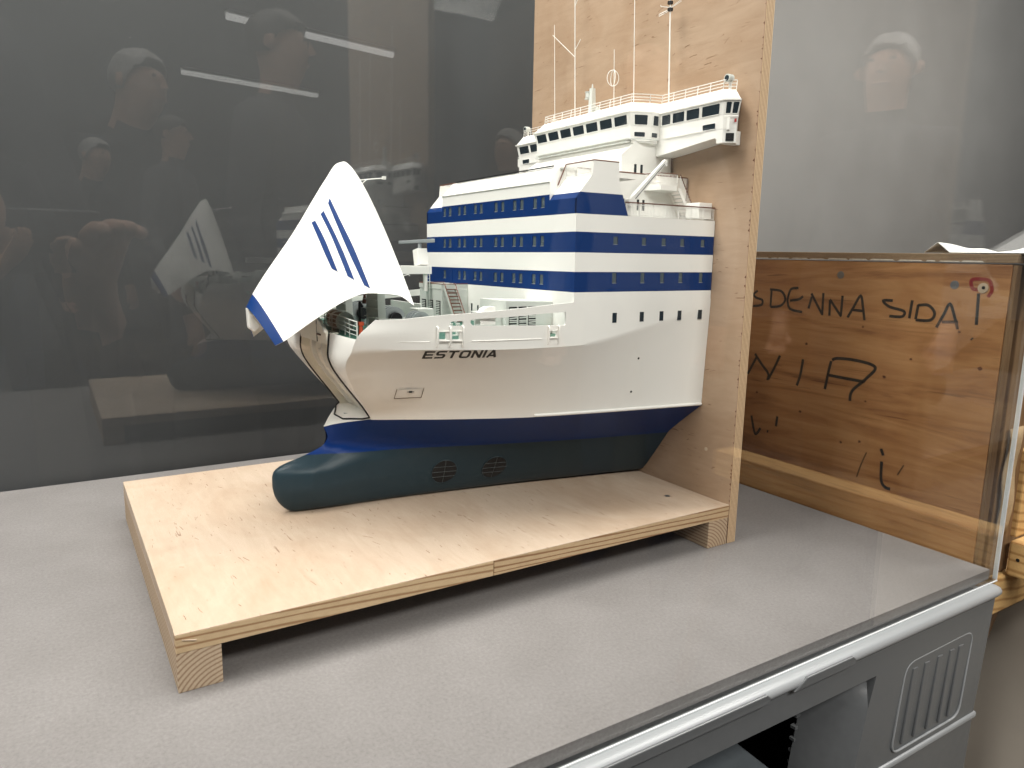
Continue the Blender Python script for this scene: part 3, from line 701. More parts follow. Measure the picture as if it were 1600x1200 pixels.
# name on the starboard side: extended italic capitals, laid on the plating
def vsurf(x, z):
    # half breadth of the starboard plating at x, z
    def at(t):
        xe = edge(lerp(.2155, .331, t / .6) if t <= .6 else lerp(.331, .3735, (t - .6) / .4))[0]
        return side(max(0.0, min(1.0, (x - xe) / (L - xe))) ** (1 / 1.25), t)
    lo, hi = 0.0, 1.0
    for _ in range(26):
        md = (lo + hi) / 2
        if at(md)[2] < z: lo = md
        else: hi = md
    return at((lo + hi) / 2)[1]
def arcpts(cx, cy, rx, ry, a0, a1, n=6): return [(cx + rx * math.cos(math.radians(lerp(a0, a1, i / n))), cy + ry * math.sin(math.radians(lerp(a0, a1, i / n)))) for i in range(n + 1)]
def glyph(ch):
    W, w = 1.18, .30; h = w / 2; hz = .1025; c = .22
    def rr(x0, y0, x1, y1, c): return arcpts(x1 - c, y1 - c, c, c, 0, 90, 4) + arcpts(x0 + c, y1 - c, c, c, 90, 180, 4) + arcpts(x0 + c, y0 + c, c, c, 180, 270, 4) + arcpts(x1 - c, y0 + c, c, c, 270, 360, 4) + [(x1, y1 - c)]
    if ch == 'E': return [[(h, 0), (h, 1)], [(w, 1 - hz), (W, 1 - hz)], [(w, .5), (W * .92, .5)], [(w, hz), (W, hz)]]
    if ch == 'T': return [[(0, 1 - hz), (W, 1 - hz)], [(W / 2, 0), (W / 2, 1 - hz * 1.9)]]
    if ch == 'I': return [[(h, 0), (h, 1)]]
    if ch == 'O': return [rr(h, hz, W + .08 - h, 1 - hz, c)]
    if ch == 'N': return [[(h, 0), (h, 1)], [(h + .06, 1 - hz * .9), (W - h - .06, hz * .9)], [(W - h, 0), (W - h, 1)]]
    if ch == 'A': return [[(h * .6, 0), (W * .5 - .02, 1 - .02)], [(W * .5, 1 - .05), (W - h * .6, 0)], [(.25, .26), (W - .25, .26)]]
    if ch == 'S':
        top = [(W - .02, 1 - hz)] + arcpts(h + c * .8, 1 - hz - c * .8, c * .8, c * .8, 90, 180, 4) + arcpts(h + c * .8, .5 + c * .8 - .01, c * .8, c * .8, 180, 270, 4)[1:]
        bot = arcpts(W - h - c * .8, .5 - c * .8 + .0, c * .8, c * .8, 90, 0, 4) + arcpts(W - h - c * .8, hz + c * .8, c * .8, c * .8, 0, -90, 4)[1:] + [(.02, hz)]
        return [top + bot]
nm_x0, nm_x1, nm_h = .3375, .4395, .0120
widths = {'E': 1.18, 'S': 1.18, 'T': 1.18, 'O': 1.26, 'N': 1.18, 'I': .30, 'A': 1.18}
word = 'ESTONIA'; gap = .20; tot = sum(widths[c] for c in word) + gap * (len(word) - 1); ux = (nm_x1 - nm_x0 - .004) / tot
cx = 0
for ch in word:
    mb = MB()
    for st_ in glyph(ch):
        fine = []
        for a, b in zip(st_[:-1], st_[1:]):
            k_ = 3
            for j in range(k_): fine.append((lerp(a[0], b[0], j / k_), lerp(a[1], b[1], j / k_)))
        fine.append(st_[-1])
        tmp = MB(); tmp.ribbon([(x * .68, 0, z) for x, z in fine], .205, (0, -1, 0)); tmp.v = [(x / .68, y, z) for x, y, z in tmp.v]
        vs = []
        for (x, _, z) in tmp.v:
            X = nm_x0 + (cx + x) * ux - z * .0016; Z = .3197 + z * nm_h + (cx + x) / tot * .0 
            vs.append((X, YC - vsurf(X, Z) - .0005, Z))
        mb.add(vs, tmp.f)
    sp_('name_letter', mb, 'letter', hs)
    cx += widths[ch] + gap

# fender strip, rubbing strakes, fairlead frames, scuppers, windows, anchor pocket
mb = MB(); pts = [P(x, vwl(x) + .0012, zwl(x) + .0028) for x in [.531 + (L - .0015 - .531) * i / 30 for i in range(31)]]
mb.tube(pts, .0026, 8); sp_('fender_strip', mb, 'white', hs, smooth=60)
for xa, xb in ((.276, .340), (.3955, .4985)):
    mb = MB(); mb.tube([P(x, vtop(x) - .006 * max(0, 1 - ((x - .25) / (L - .25)) ** 1 * 2.5) * .75 + .0003, .3445) for x in [lerp(xa, xb, i / 16) for i in range(17)]], .0008, 6); sp_('rubbing_strake', mb, 'white', hs, smooth=60)
def fairlead(xs, z0, z1, zb, holes):
    mb = MB()
    for x in xs: mb.tube([P(x, vtop(x) - .001, z1 + .001), P(x, vtop(x) + .0022, z1), P(x, vtop(x) + .0026, z1 - .003), P(x, vtop(x) + .0016, z0 + .004), P(x, vtop(x) - .001, z0)], .0012, 6)
    for a, b in holes:
        mb.tube([P(a, vtop(a) + .0012, zb), P(b, vtop(b) + .0012, zb)], .0011, 6); mb.tube([P(a, vtop(a) + .001, z1 - .0055), P(b, vtop(b) + .001, z1 - .0055)], .0007, 6)
    return mb
sp_('fairlead_frame', fairlead((.3490, .3655, .3825), .3375, .3640, .3460, ((.3505, .364), (.367, .381))), 'white', hs, smooth=60)
sp_('fairlead_frame', fairlead((.5095, .5265), .3350, .3612, .3450, ((.511, .525),)), 'white', hs, smooth=60)
for x in (.628, .6815, .722, .7605, .806):
    mb = MB(); mb.box(x - .0040, x + .0040, YC - vtop(x) - .0004, YC - vtop(x) + .001, .3628, .3775); sp_('hull_window', mb, 'glass', hs)
for x, z in ((.6905, .3042), (.6895, .2492)):
    v = vsurf(x, z); mb = MB(); mb.cyl((x, YC - v - .0004, z), (x, YC - v + .001, z), .0018, 12); sp_('scupper_hole', mb, 'dark', hs)
# anchor pocket: tan line for the recess shadow, pocket face and anchor
def onside(x, z, off=0.0): return (x, YC - vsurf(x, z) - off, z)
def patch(x0, x1, z0, z1, off, n=5): return [[onside(lerp(x0, x1, i / n), lerp(z0, z1, j / n), off) for i in range(n + 1)] for j in range(n + 1)]
mb = MB(); mb.grid(patch(.3225, .3650, .2405, .2725, .0003)); sp_('anchor_plate', mb, 'white', hs)
mb = MB(); mb.tube([onside(x, z, .0010) for x, z in ((.3240, .2705), (.3262, .2540), (.3450, .2545), (.3626, .2552), (.3604, .2712))], .0005, 5); sp_('pocket_shadow_line', mb, 'tan', hs)
mb = MB(); mb.grid(patch(.3268, .3588, .2558, .2700, .0016)); sp_('anchor_cover', mb, 'white', hs)
mb = MB(); mb.tube([onside(lerp(.3395, .3485, i / 4),   .2655, .0026) for i in range(5)], .0005, 5); mb.box(.3418, .3462, *sorted((onside(.344, .2655, .0032)[1], onside(.344, .2655, .0010)[1])), .2642, .2668); sp_('anchor', mb, 'dark', hs)
# side thruster tunnels with grids
def vlowat(x, z):
    def at(t):
        xs = smo(lerp(BOT, .196, t), PZ, PX); return low(max(0, (x - xs) / (L - xs)) ** (1 / 1.6), t)
    lo, hi = 0.0, 1.0
    for _ in range(26):
        md = (lo + hi) / 2
        if at(md)[2] < z: lo = md
        else: hi = md
    return at((lo + hi) / 2)[1]
for cx_ in (.4425, .5265):
    cz_ = .1105; n = 28; mb = MB(); R_ = .0205
    ring = [(cx_ + R_ * math.cos(2 * math.pi * i / n), cz_ + R_ * 1.02 * math.sin(2 * math.pi * i / n)) for i in range(n)]
    c0 = (cx_, YC - vlowat(cx_, cz_) - .0007, cz_)
    rows = [[(lerp(cx_, x, q), YC - vlowat(lerp(cx_, x, q), lerp(cz_, z, q)) - .0011, lerp(cz_, z, q)) for x, z in ring + ring[:1]] for q in (0.001, .35, .7, 1)]
    mb.grid(rows); t = sp_('thruster_opening', mb, 'black', smooth=60)
    mb = MB()
    for dz in (-.009, 0, .009):
        hw = math.sqrt(R_ ** 2 - dz ** 2); mb.tube([(cx_ + hw * k_ / 3, YC - vlowat(cx_ + hw * k_ / 3, cz_ + dz) - .0014, cz_ + dz) for k_ in range(-3, 4)], .00025, 5)
    mb.tube([(cx_, YC - vlowat(cx_, cz_ + R_ * k_ / 3) - .0014, cz_ + R_ * k_ / 3) for k_ in range(-3, 4)], .0003, 5)
    sp_('thruster_grid', mb, 'gridgrey', t)
    mb = MB(); mb.tube([(x, YC - vlowat(x, z) - .0008, z) for x, z in ring], .0007, 5, closed=True); sp_('thruster_rim', mb, 'bottom', t, smooth=60)

# ---- bow opening: face band, seal, shelf, ramp
for sg in (-1, 1):
    mb = MB(); rows = []
    for i in range(31):
        z = lerp(.2165, .3480, i / 30); xe, ve = edge(z); xs, vs_ = seal(max(.217, z)); row = []
        for j in range(13):
            w = j / 12; b_ = math.sin(math.pi * w) * .0016 * min(1, (z - .2155) / .05); row.append(P(lerp(xe, xs, w) - b_ + .0006 * (w == 0), lerp(ve, vs_, w), z, sg))
        rows.append(row)
    mb.grid(rows); sp_('bow_face', mb, 'white', smooth=60)
mb = MB(); pts = [P(seal(z)[0] - .0012, seal(z)[1], z, -1) for z in [lerp(.346, .2185, i / 30) for i in range(31)]]
shelf = [P(.300, .060, .2158, -1), P(.291, .036, .2125, -1), P(.284, .020, .2098, -1), P(.284, .020, .2098, 1), P(.291, .036, .2125, 1), P(.300, .060, .2158, 1)]
mb.tube(pts + shelf + [P(p[0], abs(p[1] - YC), p[2], 1) for p in reversed(pts)], .0013, 6); sp_('rubber_seal', mb, 'black', smooth=60)
mb = MB(); rows = []
for i in range(25):
    s = (i / 24 * .15) ** (1 / 1.6); x, v, z = low(s, 1.0); rows.append([P(x, v * q, z + .0004 + .0012 * (1 - q * q), -1) for q in (1, .6, .2, -.2, -.6, -1)])
mb.grid(rows); sp_('bow_shelf', mb, 'white', smooth=60)
mb = MB(); mb.add([P(.3, .035, .2138), P(.297, .022, .2130), P(.305, .012, .2140), P(.309, .03, .2148)], [(0, 1, 2, 3)])
for k_ in range(5): mb.box(.2935 + k_ * .002, .2945 + k_ * .002, YC - .001 - k_ * .002, YC + .004 - k_ * .002, .2130, .2142)
sp_('shelf_grating', mb, 'steel')
rp = None
mb = MB(); rows = []
for i in range(25):
    z = lerp(.2100, .3470, i / 24); x, v = seal(max(.217, z)); rows.append([P(x + .0130, q * v, z) for q in (-1, -.5, 0, .5, 1)])
mb.grid(rows); rp = sp_('bow_ramp', mb, 'cream', smooth=60)
for sg in (-1, 1):
    mb = MB(); rows = []
    for i in range(25):
        z = lerp(.2155, .3470, i / 24); x, v = seal(max(.217, z)); rows.append([P(x - .0002, v - .0006, z, sg), P(x + .0130, v - .0006, z, sg)])
    mb.grid(rows); sp_('ramp_recess_wall', mb, 'cream', smooth=60)
for vv in (.048, .012, -.034):
    mb = MB(); rows = []
    for i in range(25):
        z = lerp(.222, .330, i / 24); x, v = seal(z); rows.append([P(x + .0129, vv - .0011, z), P(x + .0068, vv - .0011, z), P(x + .0068, vv + .0011, z), P(x + .0129, vv + .0011, z)])
    mb.grid(rows); sp_('ramp_rib', mb, 'white', rp)
for z in (.236, .262, .288, .312):
    x, v = seal(z); 
    for vv in (.030, -.010):
        mb = MB(); mb.prism([P(x + .0129, vv - .012, z), P(x + .0129, vv + .012, z), P(x + .0055, vv + .012, z + .001)], (0, 0, .0035)); sp_('ramp_bracket', mb, 'white', rp)
mb = MB(); mb.prism([P(.2455, .0665, .3490), P(.2475, .030, .3640), P(.2475, -.030, .3640), P(.2455, -.0665, .3490), P(.2480, -.0640, .3300), P(.2480, .0640, .3300)], (.004, 0, 0))
rt = sp_('ramp_top_plate', mb, 'cream', bevel=.0006)
mb = MB(); mb.box(.2447, .2463, YC - .043, YC - .026, .3415, .3435); sp_('plate_slot', mb, 'brown', rt)
mb = MB(); mb.beam((.2466, YC - .022, .362), (.2466, YC - .024, .331), .0008, .0012, up=(0, 1, 0)); sp_('plate_seam', mb, 'dark', rt)
mb = MB(); mb.beam(P(.2450, .0660, .3495), P(.2470, .030, .3650), .0035, .004); sp_('plate_edge', mb, 'white', rt)

# ---- foredeck and its fittings
ZD = .3455
mb = MB(); xs_ = [.2525 + (.56 - .2525) * i / 24 for i in range(25)]
mb.grid([[P(x, (vtop(x) - .0035) * q, ZD) for q in (1, .33, -.33, -1)] for x in xs_]); mb.grid([[P(x, (vtop(x) - .0035) * q, ZD - .002) for q in (1, .33, -.33, -1)] for x in xs_])
sp_('fore_deck', mb, 'green')
# guard rails round the bow opening
def railing(pts, zs, r, step=None, post_r=None, top_r=None, posts=True):
    mb = MB()
    for i, h in enumerate(zs): mb.tube([(p[0], p[1], p[2] + h) for p in pts], (top_r or r) if i == len(zs) - 1 else r, 5)
    if posts:
        for p, q in zip(pts[:-1], pts[1:]):
            p, q = Vector(p), Vector(q); n = max(1, round((q - p).length / step))
            for i in range(n + 1):
                c = p.lerp(q, i / n); mb.cyl(c, (c.x, c.y, c.z + zs[-1]), post_r or r, 5)
    return mb
rail_pts = [P(.258, .160, ZD), P(.262, .120, ZD), P(.268, .085, ZD), P(.272, .05, ZD), P(.272, -.05, ZD), P(.268, -.085, ZD), P(.260, -.150, ZD)]
sp_('bow_railing', railing(rail_pts, (.006, .012, .018, .0245), .0006, .034, .0009, .0009), 'deckgrey', smooth=60)
sp_('deck_railing', railing([P(.345, .150, ZD), P(.310, .125, ZD), P(.300, .09, ZD)], (.012, .024), .0006, .022, .0007), 'deckgrey', smooth=60)
# visor hinge arms with stiffeners
for sg in (-1, 1):
    mb = MB(); mb.prism([P(.316, .042, ZD, sg), P(.316, .092, ZD, sg), P(.314, .090, .425, sg), P(.314, .050, .425, sg)], (.012, 0, 0)); ha = sp_('hinge_arm', mb, 'deckgrey', bevel=.0006)
    for k_ in range(6):
        z = ZD + .010 + k_ * .0125; mb = MB(); mb.box(.3120, .3158, *sorted((YC + sg * .044, YC + sg * .090)), z, z + .0012); sp_('stiffener', mb, 'deckgrey', ha)
# winches
def winch(x, y, sc=1.0, ry=0):
    c = MB(); c.cyl((x, y - .012 * sc, ZD + .016 * sc), (x, y + .012 * sc, ZD + .016 * sc), .009 * sc, 16)
    w = sp_('mooring_winch', c, 'steel', smooth=40)
    for d in (-.012, -.002, .009):
        m_ = MB(); m_.cyl((x, y + d * sc, ZD + .016 * sc), (x, y + (d + .002) * sc, ZD + .016 * sc), .0145 * sc, 18); sp_('winch_flange', m_, 'steel', w, smooth=40)
    m_ = MB(); m_.cyl((x, y - .020 * sc, ZD + .016 * sc), (x, y - .013 * sc, ZD + .016 * sc), .0075 * sc, 14); sp_('warping_drum', m_, 'dark', w, smooth=40)
    m_ = MB(); m_.box(x - .013 * sc, x + .013 * sc, y + .012 * sc, y + .022 * sc, ZD, ZD + .020 * sc); sp_('winch_gearbox', m_, 'deckgrey', w, bevel=.001)
    m_ = MB(); m_.box(x - .014 * sc, x + .014 * sc, y - .014 * sc, y + .014 * sc, ZD, ZD + .004 * sc); sp_('winch_base', m_, 'steel', w)
winch(.372, .205, 1.05); winch(.352, .258, 1.2); winch(.345, .375, 1.2)
for x, y in ((.29, .30), (.30, .345)):
    mb = MB(); mb.cyl((x, y - .016, ZD + .013), (x, y + .016, ZD + .013), .0125, 18); o = sp_('rope_drum', mb, 'tan', smooth=40)
    for d in (-.017, .015):
        m_ = MB(); m_.cyl((x, y + d, ZD + .013), (x, y + d + .002, ZD + .013), .0145, 18); sp_('drum_flange', m_, 'deckgrey', o, smooth=40)
mb = MB(); mb.tube([(.305, .262, ZD), (.305, .262, ZD + .03), (.307, .266, ZD + .042), (.312, .270, ZD + .036)], .0022, 7); sp_('cowl_pipe', mb, 'black', smooth=60)
mb = MB(); mb.cyl((.318, .275, ZD + .04), (.318, .275, ZD + .055), .004, 10, .0015); sp_('brass_bell', mb, 'brown', smooth=40)
# deck worker figurine-sized fire post (orange) beside the rail
mb = MB(); mb.cyl((.285, .205, ZD), (.285, .205, ZD + .014), .0032, 10, .0026); mb.box(.2815, .2885, .2015, .2085, ZD + .014, ZD + .019); sp_('fire_hydrant', mb, 'orange', smooth=40)
# lattice locker wall between the winches and tall locker
mb = MB(); mb.box(.385, .412, .232, .262, ZD, ZD + .033); sp_('deck_locker', mb, 'deckgrey', bevel=.0008)
mb = MB(); mb.box(.420, .424, .30, .42, ZD, ZD + .036); sp_('wind_screen', mb, 'deckgrey', bevel=.0006)
for x, y in ((.43, .20), (.47, .175), (.40, .145)):
    mb = MB()
    for d in (-.006, .006): mb.cyl((x + d, y, ZD), (x + d, y, ZD + .011), .0026, 10); mb.cyl((x + d, y, ZD + .010), (x + d, y, ZD + .0125), .0034, 10)
    mb.box(x - .011, x + .011, y - .004, y + .004, ZD, ZD + .0015); sp_('bollard_pair', mb, 'deckgrey', smooth=40)
mb = MB(); mb.box(.452, .463, .135, .150, ZD, ZD + .023); sp_('deck_cabinet', mb, 'white', bevel=.0006)
# curved chute standing above the starboard bulwark
mb = MB(); rows = [[P(.408 + .024 * i / 8, vtop(.42) - .006, zbul(.42) - .004 + .010 * math.sin(math.pi / 2 * min(1, i / 5))), P(.408 + .024 * i / 8, vtop(.42) - .020, zbul(.42) - .004 + .010 * math.sin(math.pi / 2 * min(1, i / 5)))] for i in range(9)]
rows2 = [[(p[0], p[1], ZD + .02) for p in r_] for r_ in rows]; mb.grid(rows); mb.grid([[r_[0] for r_ in rows], [r_[0] for r_ in rows2]]); mb.grid([[r_[1] for r_ in rows], [r_[1] for r_ in rows2]]); mb.grid([rows[-1], rows2[-1]]); sp_('bulwark_hood', mb, 'white', smooth=50, weld=True)
# ventilator house with louvres beside the superstructure
vh = MB(); vh.prism([(.470, .118, ZD), (.5515, .118, ZD), (.5515, .118, .3930), (.470, .118, .3955)], (0, .075, 0)); vh = sp_('ventilator_house', vh, 'deckgrey', bevel=.0006)
for x0 in (.4755, .4920, .5085):
    mb = MB(); mb.box(x0, x0 + .0130, .1172, .1182, .3490, .3865); sp_('louvre_frame', mb, 'dark', vh)
    for i in range(11):
        z = .351 + i * .0032; mb = MB(); mb.beam((x0 + .0004, .1166, z + .0006 * math.sin(i * 2.1 + x0 * 90)), (x0 + .0126, .1166, z + .0006 * math.sin(i * 3.3)), .0010, .0016); sp_('louvre_slat', mb, 'deckgrey', vh)
mb = MB(); mb.prism([(.440, .128, ZD), (.470, .128, ZD), (.470, .128, .3770), (.440, .128, .3735)], (0, .030, 0)); sp_('vent_cowl', mb, 'deckgrey', bevel=.0006)
mb = MB(); mb.box(.436, .4705, .126, .160, .3772, .3790); sp_('cowl_lid', mb, 'deckgrey', bevel=.0004)
# deck house with louvres, ladder, radar arm and stairs, before the front wall
dh = MB(); dh.box(.500, .5515, .380, .4715, ZD, .4005); dh = sp_('deck_house', dh, 'deckgrey', bevel=.0006)
mb = MB(); mb.box(.4988, .5005, .380, .4715, .4010, .4085); mb.box(.500, .5515, .3800, .3815, .4010, .4085); sp_('house_bulwark', mb, 'deckgrey', dh)
mb = MB(); mb.tube([(.5515, .3808, .4094), (.4996, .3808, .4094), (.4996, .4712, .4094), (.5515, .4712, .4094)], .0009, 6); sp_('house_handrail', mb, 'brown', dh)
for y0 in (.386, .4155, .4445):
    mb = MB(); mb.box(.4988, .5002, y0, y0 + .016, .3540, .3800); sp_('louvre_frame', mb, 'dark', dh)
    for i in range(8):
        z = .3555 + i * .0031; mb = MB(); mb.beam((.4982, y0 + .0008, z), (.4982, y0 + .0152, z), .0010, .0016); sp_('louvre_slat', mb, 'deckgrey', dh)
mb = MB()
for y in (.4175, .4290): mb.cyl((.4945, y, ZD), (.4945, y, .4400), .0007, 6)
for i in range(15): mb.cyl((.4945, .4175, ZD + .004 + i * .0062), (.4945, .4290, ZD + .004 + i * .0062), .0005, 5)
sp_('ladder', mb, 'deckgrey', smooth=60)
ra = MB(); ra.beam((.375, .424, .4330), (.4985, .424, .4330), .014, .0145); ra = sp_('radar_arm', ra, 'white', bevel=.0006)
mb = MB(); mb.cyl((.489, .424, ZD + .05), (.489, .424, .4255), .004, 10); sp_('radar_mast', mb, 'white', ra, smooth=40)
mb = MB(); mb.beam((.4845, .430, .4405), (.4840, .436, .4690), .020, .018, w2=.020, h2=.017); sp_('radar_post', mb, 'white', ra, bevel=.0006)
mb = MB(); mb.cyl((.484, .436, .469), (.484, .436, .479), .0032, 10); sp_('radar_spindle', mb, 'steel', ra, smooth=40)
mb = MB(); mb.beam((.479, .512, .4815), (.488, .388, .4838), .006, .0062); sp_('radar_scanner', mb, 'steel', ra, bevel=.001)
st = None
mb = MB(); y0, y1 = .374, .336
for x in (.502, .5225): mb.beam((x, y0, .4035), (x, y1 - .004, ZD), .0008, .0075, up=(1, 0, 0) if False else (0, 0, 1))
st = sp_('deck_stair', mb, 'deckgrey')
for i in range(10):
    t = (i + .5) / 10; mb = MB(); mb.box(.5026, .5219, lerp(y0, y1, t) - .0032, lerp(y0, y1, t) + .0026, lerp(.4035, ZD, t) - .0012, lerp(.4035, ZD, t) + .0006); sp_('stair_tread', mb, 'brown', st)
for x in (.502, .5225):
    mb = MB(); mb.tube([(x, y0 + .004, .4105), (x, y0, .4100), (x, y1 - .004, ZD + .0065)], .0009, 6); sp_('stair_handrail', mb, 'brown', st)
    mb = MB(); mb.prism([(x, y0, .4085), (x, y1 - .004, ZD + .0050), (x, y1 - .004, ZD), (x, y0, .4015)], (.0006, 0, 0)); sp_('stair_side', mb, 'white', st)

# ---- visor, turned up on its hinges
TB = .064
Tv = [0, .022, .043, TB] + [lerp(TB, 1, (i + 1) / 42) for i in range(42)]
Sv = [i / 44 for i in range(45)]
mb = MB(); rows = []
for t in Tv: rows.append([visor_open(s, t, -1) for s in reversed(Sv)] + [visor_open(s, t, 1) for s in Sv[1:]])
mb.grid(rows, mi=lambda i, j: 1 if i < 3 else 0)
def inner(s, t, sg, d=.0022):
    x, y, z = visor_open(min(.999, s), t, sg); return (x + d * .45, y - sg * min(d, abs(y - YC) * .8), z - d * .2)
irows = [[inner(s, t, -1) for s in reversed(Sv)] + [inner(s, t, 1) for s in Sv[1:]] for t in Tv]
mb.grid(irows); mb.grid([rows[0], irows[0]], mi=lambda i, j: 1); mb.grid([rows[-1], irows[-1]]); mb.grid([[r_[0] for r_ in rows], [r_[0] for r_ in irows]]); mb.grid([[r_[-1] for r_ in rows], [r_[-1] for r_ in irows]])
vz = sp_('bow_visor', mb, ['white', 'blue'], weld=True, smooth=60)
def vnorm(s, t, sg):
    a = Vector(visor_open(min(1, s + .004), t, sg)) - Vector(visor_open(max(0, s - .004), t, sg)); b = Vector(visor_open(s, min(1, t + .004), sg)) - Vector(visor_open(s, max(0, t - .004), sg))
    n = a.cross(b).normalized(); return n if n.y * sg > 0 else -n
def onvisor(s, t, sg, off): return tuple(Vector(visor_open(s, t, sg)) + vnorm(s, t, sg) * off)
STRIPES = [([(.3214, .7482), (.5497, .7239), (.7322, .7038), (.9532, .6836)], [(.2972, .7748), (.5457, .757), (.7414, .7432), (.9752, .7096)]),
           ([(.3303, .674), (.5566, .6602), (.7223, .6405), (.8718, .6199)], [(.3351, .7009), (.5507, .6888), (.7336, .6723), (.9134, .6446)]),
           ([(.2924, .6015), (.501, .5845), (.6462, .57), (.7661, .5601)], [(.3227, .6264), (.5274, .6161), (.6643, .6018), (.8116, .5823)])]
for sg in (-1, 1):
    for le, ri in STRIPES:
        a = smoothline(le, 8); b = smoothline(ri, 8); mb = MB()
        mb.grid([[onvisor(lerp(p[0], q[0], k_ / 4), lerp(p[1], q[1], k_ / 4), sg, .0006) for k_ in range(5)] for p, q in zip(a, b)]); sp_('visor_stripe', mb, 'blue', vz, smooth=60)
# raised round emblem on the stem
mb = MB(); em = [(.0, .519), (.0392, .527), (.14, .550), (.2335, .5815), (.28, .63), (.2898, .6603), (.284, .695), (.2578, .7256), (.1892, .7603), (.11, .7631), (.0, .762)]
es = smoothline(em, 5)
mb.tube([onvisor(max(0, s), t, -1, .0002) for s, t in es] + [onvisor(max(0, s), t, 1, .0002) for s, t in reversed(es[1:-1])], .00042, 5, closed=True)
for sg in (-1, 1):
    for t0, t1 in ((.60, .61), (.635, .645), (.67, .68)):
        mb.tube([onvisor(.05, t0, sg, .0002), onvisor(.12, t0 + .004, sg, .0002), onvisor(.17, t1 + .01, sg, .0002)], .0003, 5)
    mb.tube([onvisor(s, t, sg, .0002) for s, t in ((.17, .60), (.19, .65), (.18, .69), (.12, .70))], .0003, 5)
sp_('visor_emblem', mb, 'white', vz, smooth=60)
mb = MB(); mb.grid([[visor_open(s, 0.01, -1), visor_open(s, 0.01, 1)] for s in Sv if s < .5]); sp_('visor_bottom_plate', mb, 'cream', vz)
mb = MB(); mb.grid([[visor_open(s, .90, -1), visor_open(s, .90, 1)] for s in Sv]); sp_('visor_deck', mb, 'deckgrey', vz)
mb = MB(); mb.grid([[visor_open(.62, t, -1), (visor_open(.62, t, -1)[0], YC, visor_open(.62, t, -1)[2]), visor_open(.62, t, 1)] for t in [.05 + .85 * i / 10 for i in range(11)]]); sp_('visor_bulkhead', mb, 'dark', vz)
# locking lug below the foot
X0, Z0 = openv(.2665, .187); X1, Z1 = openv(.296, .1885); X2, Z2 = openv(.3015, .194); X3, Z3 = openv(.295, .2035)
mb = MB(); mb.prism([(X0, YC - .007, Z0), (X1 - .002, YC - .007, Z1), (X1 + .002, YC - .007, Z1 - .003), (X2, YC - .007, Z2 - .001), (X3, YC - .007, Z3)], (0, .014, 0)); sp_('locking_lug', mb, 'white', vz, bevel=.002)
mb = MB(); mb.tube([(.309, YC, .5655), (.3663, YC, .5735)], .0008, 6); mb.tube([(.318, YC - .012, .5560), (.338, YC, .5700)], .0006, 6); mb.box(.3625, .3675, YC - .0025, YC + .0025, .5712, .5762); sp_('jack_staff', mb, 'white', vz)
mb = MB(); mb.tube([(.327, YC - .156, .430), (.334, YC - .157, .432), (.3355, YC - .157, .4295)], .0006, 5); sp_('visor_hook', mb, 'white', vz)

# ---- superstructure
XF = .552
def wall_holes(mb, O, U, V, N, u0, u1, v0, v1, holes, depth, mi=0):
    """flat wall with rectangular openings and their reveals"""
    O, U, V, N = Vector(O), Vector(U), Vector(V), Vector(N)
    us = sorted({u0, u1} | {h[i] for h in holes for i in (0, 2)}); vs = sorted({v0, v1} | {h[i] for h in holes for i in (1, 3)})
    pt = lambda u, v, d=0: O + U * u + V * v - N * d
    for a, b in zip(us[:-1], us[1:]):
        for c, d in zip(vs[:-1], vs[1:]):
            mu, mv = (a + b) / 2, (c + d) / 2
            if any(h[0] < mu < h[2] and h[1] < mv < h[3] for h in holes): continue
            mb.add([pt(a, c), pt(b, c), pt(b, d), pt(a, d)], [(0, 1, 2, 3)], mi)
    for a, c, b, d in holes:
        for q in (((a, c), (b, c)), ((b, c), (b, d)), ((b, d), (a, d)), ((a, d), (a, c))):
            mb.add([pt(*q[0]), pt(*q[1]), pt(*q[1], depth), pt(*q[0], depth)], [(0, 1, 2, 3)], mi)
    return mb
WY = [(.4673, .4774), (.4448, .456), (.4092, .419), (.3891, .3991), (.3508, .3603), (.3302, .3399), (.2809, .291), (.2601, .2696), (.2234, .2334), (.2026, .2126), (.1657, .1755), (.1448, .1543)]
ROWS = [(.5300, .5455), (.4738, .4893), (.4168, .4318)]
front = [(a, r0, b, r1) for (r0, r1) in ROWS for (a, b) in WY if not (r0 < .42 and .44 < a < .45)]
lowwin = [(.3385, .3655, .3420, .3820), (.3300, .3655, .3335, .3820)]
mb = MB(); wall_holes(mb, (XF, 0, 0), (0, 1, 0), (0, 0, 1), (-1, 0, 0), .132, .482, ZD, .567, front, .0012)
mb.add([(XF, .066, ZD), (XF, .132, ZD), (XF, .132, .540), (XF, .066, .540)], [(0, 1, 2, 3)]); mb.add([(XF, .482, ZD), (XF, .548, ZD), (XF, .548, .540), (XF, .482, .540)], [(0, 1, 2, 3)])
fwall = sp_('front_wall', mb, 'banded')
for (a, c, b, d) in front:
    mb = MB(); mb.add([(XF + .0010, a, c), (XF + .0010, b, c), (XF + .0010, b, d), (XF + .0010, a, d)], [(0, 1, 2, 3)]); sp_('window_pane', mb, 'greyglass', fwall)
    mb = MB(); mb.box(XF - .0003, XF + .0009, a + .0002, b - .0002, c + .0001, c + .0007); sp_('window_sill', mb, 'sill', fwall)
mb = MB(); mb.box(XF - .0008, XF + .001, .4405, .4535, .4095, .4335); dr = sp_('front_door', mb, 'banded', fwall)
for y in (.3440, .3325): mb = MB(); mb.box(XF - .0005, XF + .001, y - .0022, y + .0022, .3560, .3740); sp_('lower_window', mb, 'glass', fwall)
mb = MB(); mb.box(XF - .0005, XF + .001, .3640, .3685, .3560, .3760); sp_('lower_window', mb, 'glass', fwall)
mb = MB(); mb.box(XF - .003, XF + .001, .3120, .3205, .3570, .3745); sp_('fire_cabinet', mb, 'red', fwall, bevel=.0004)
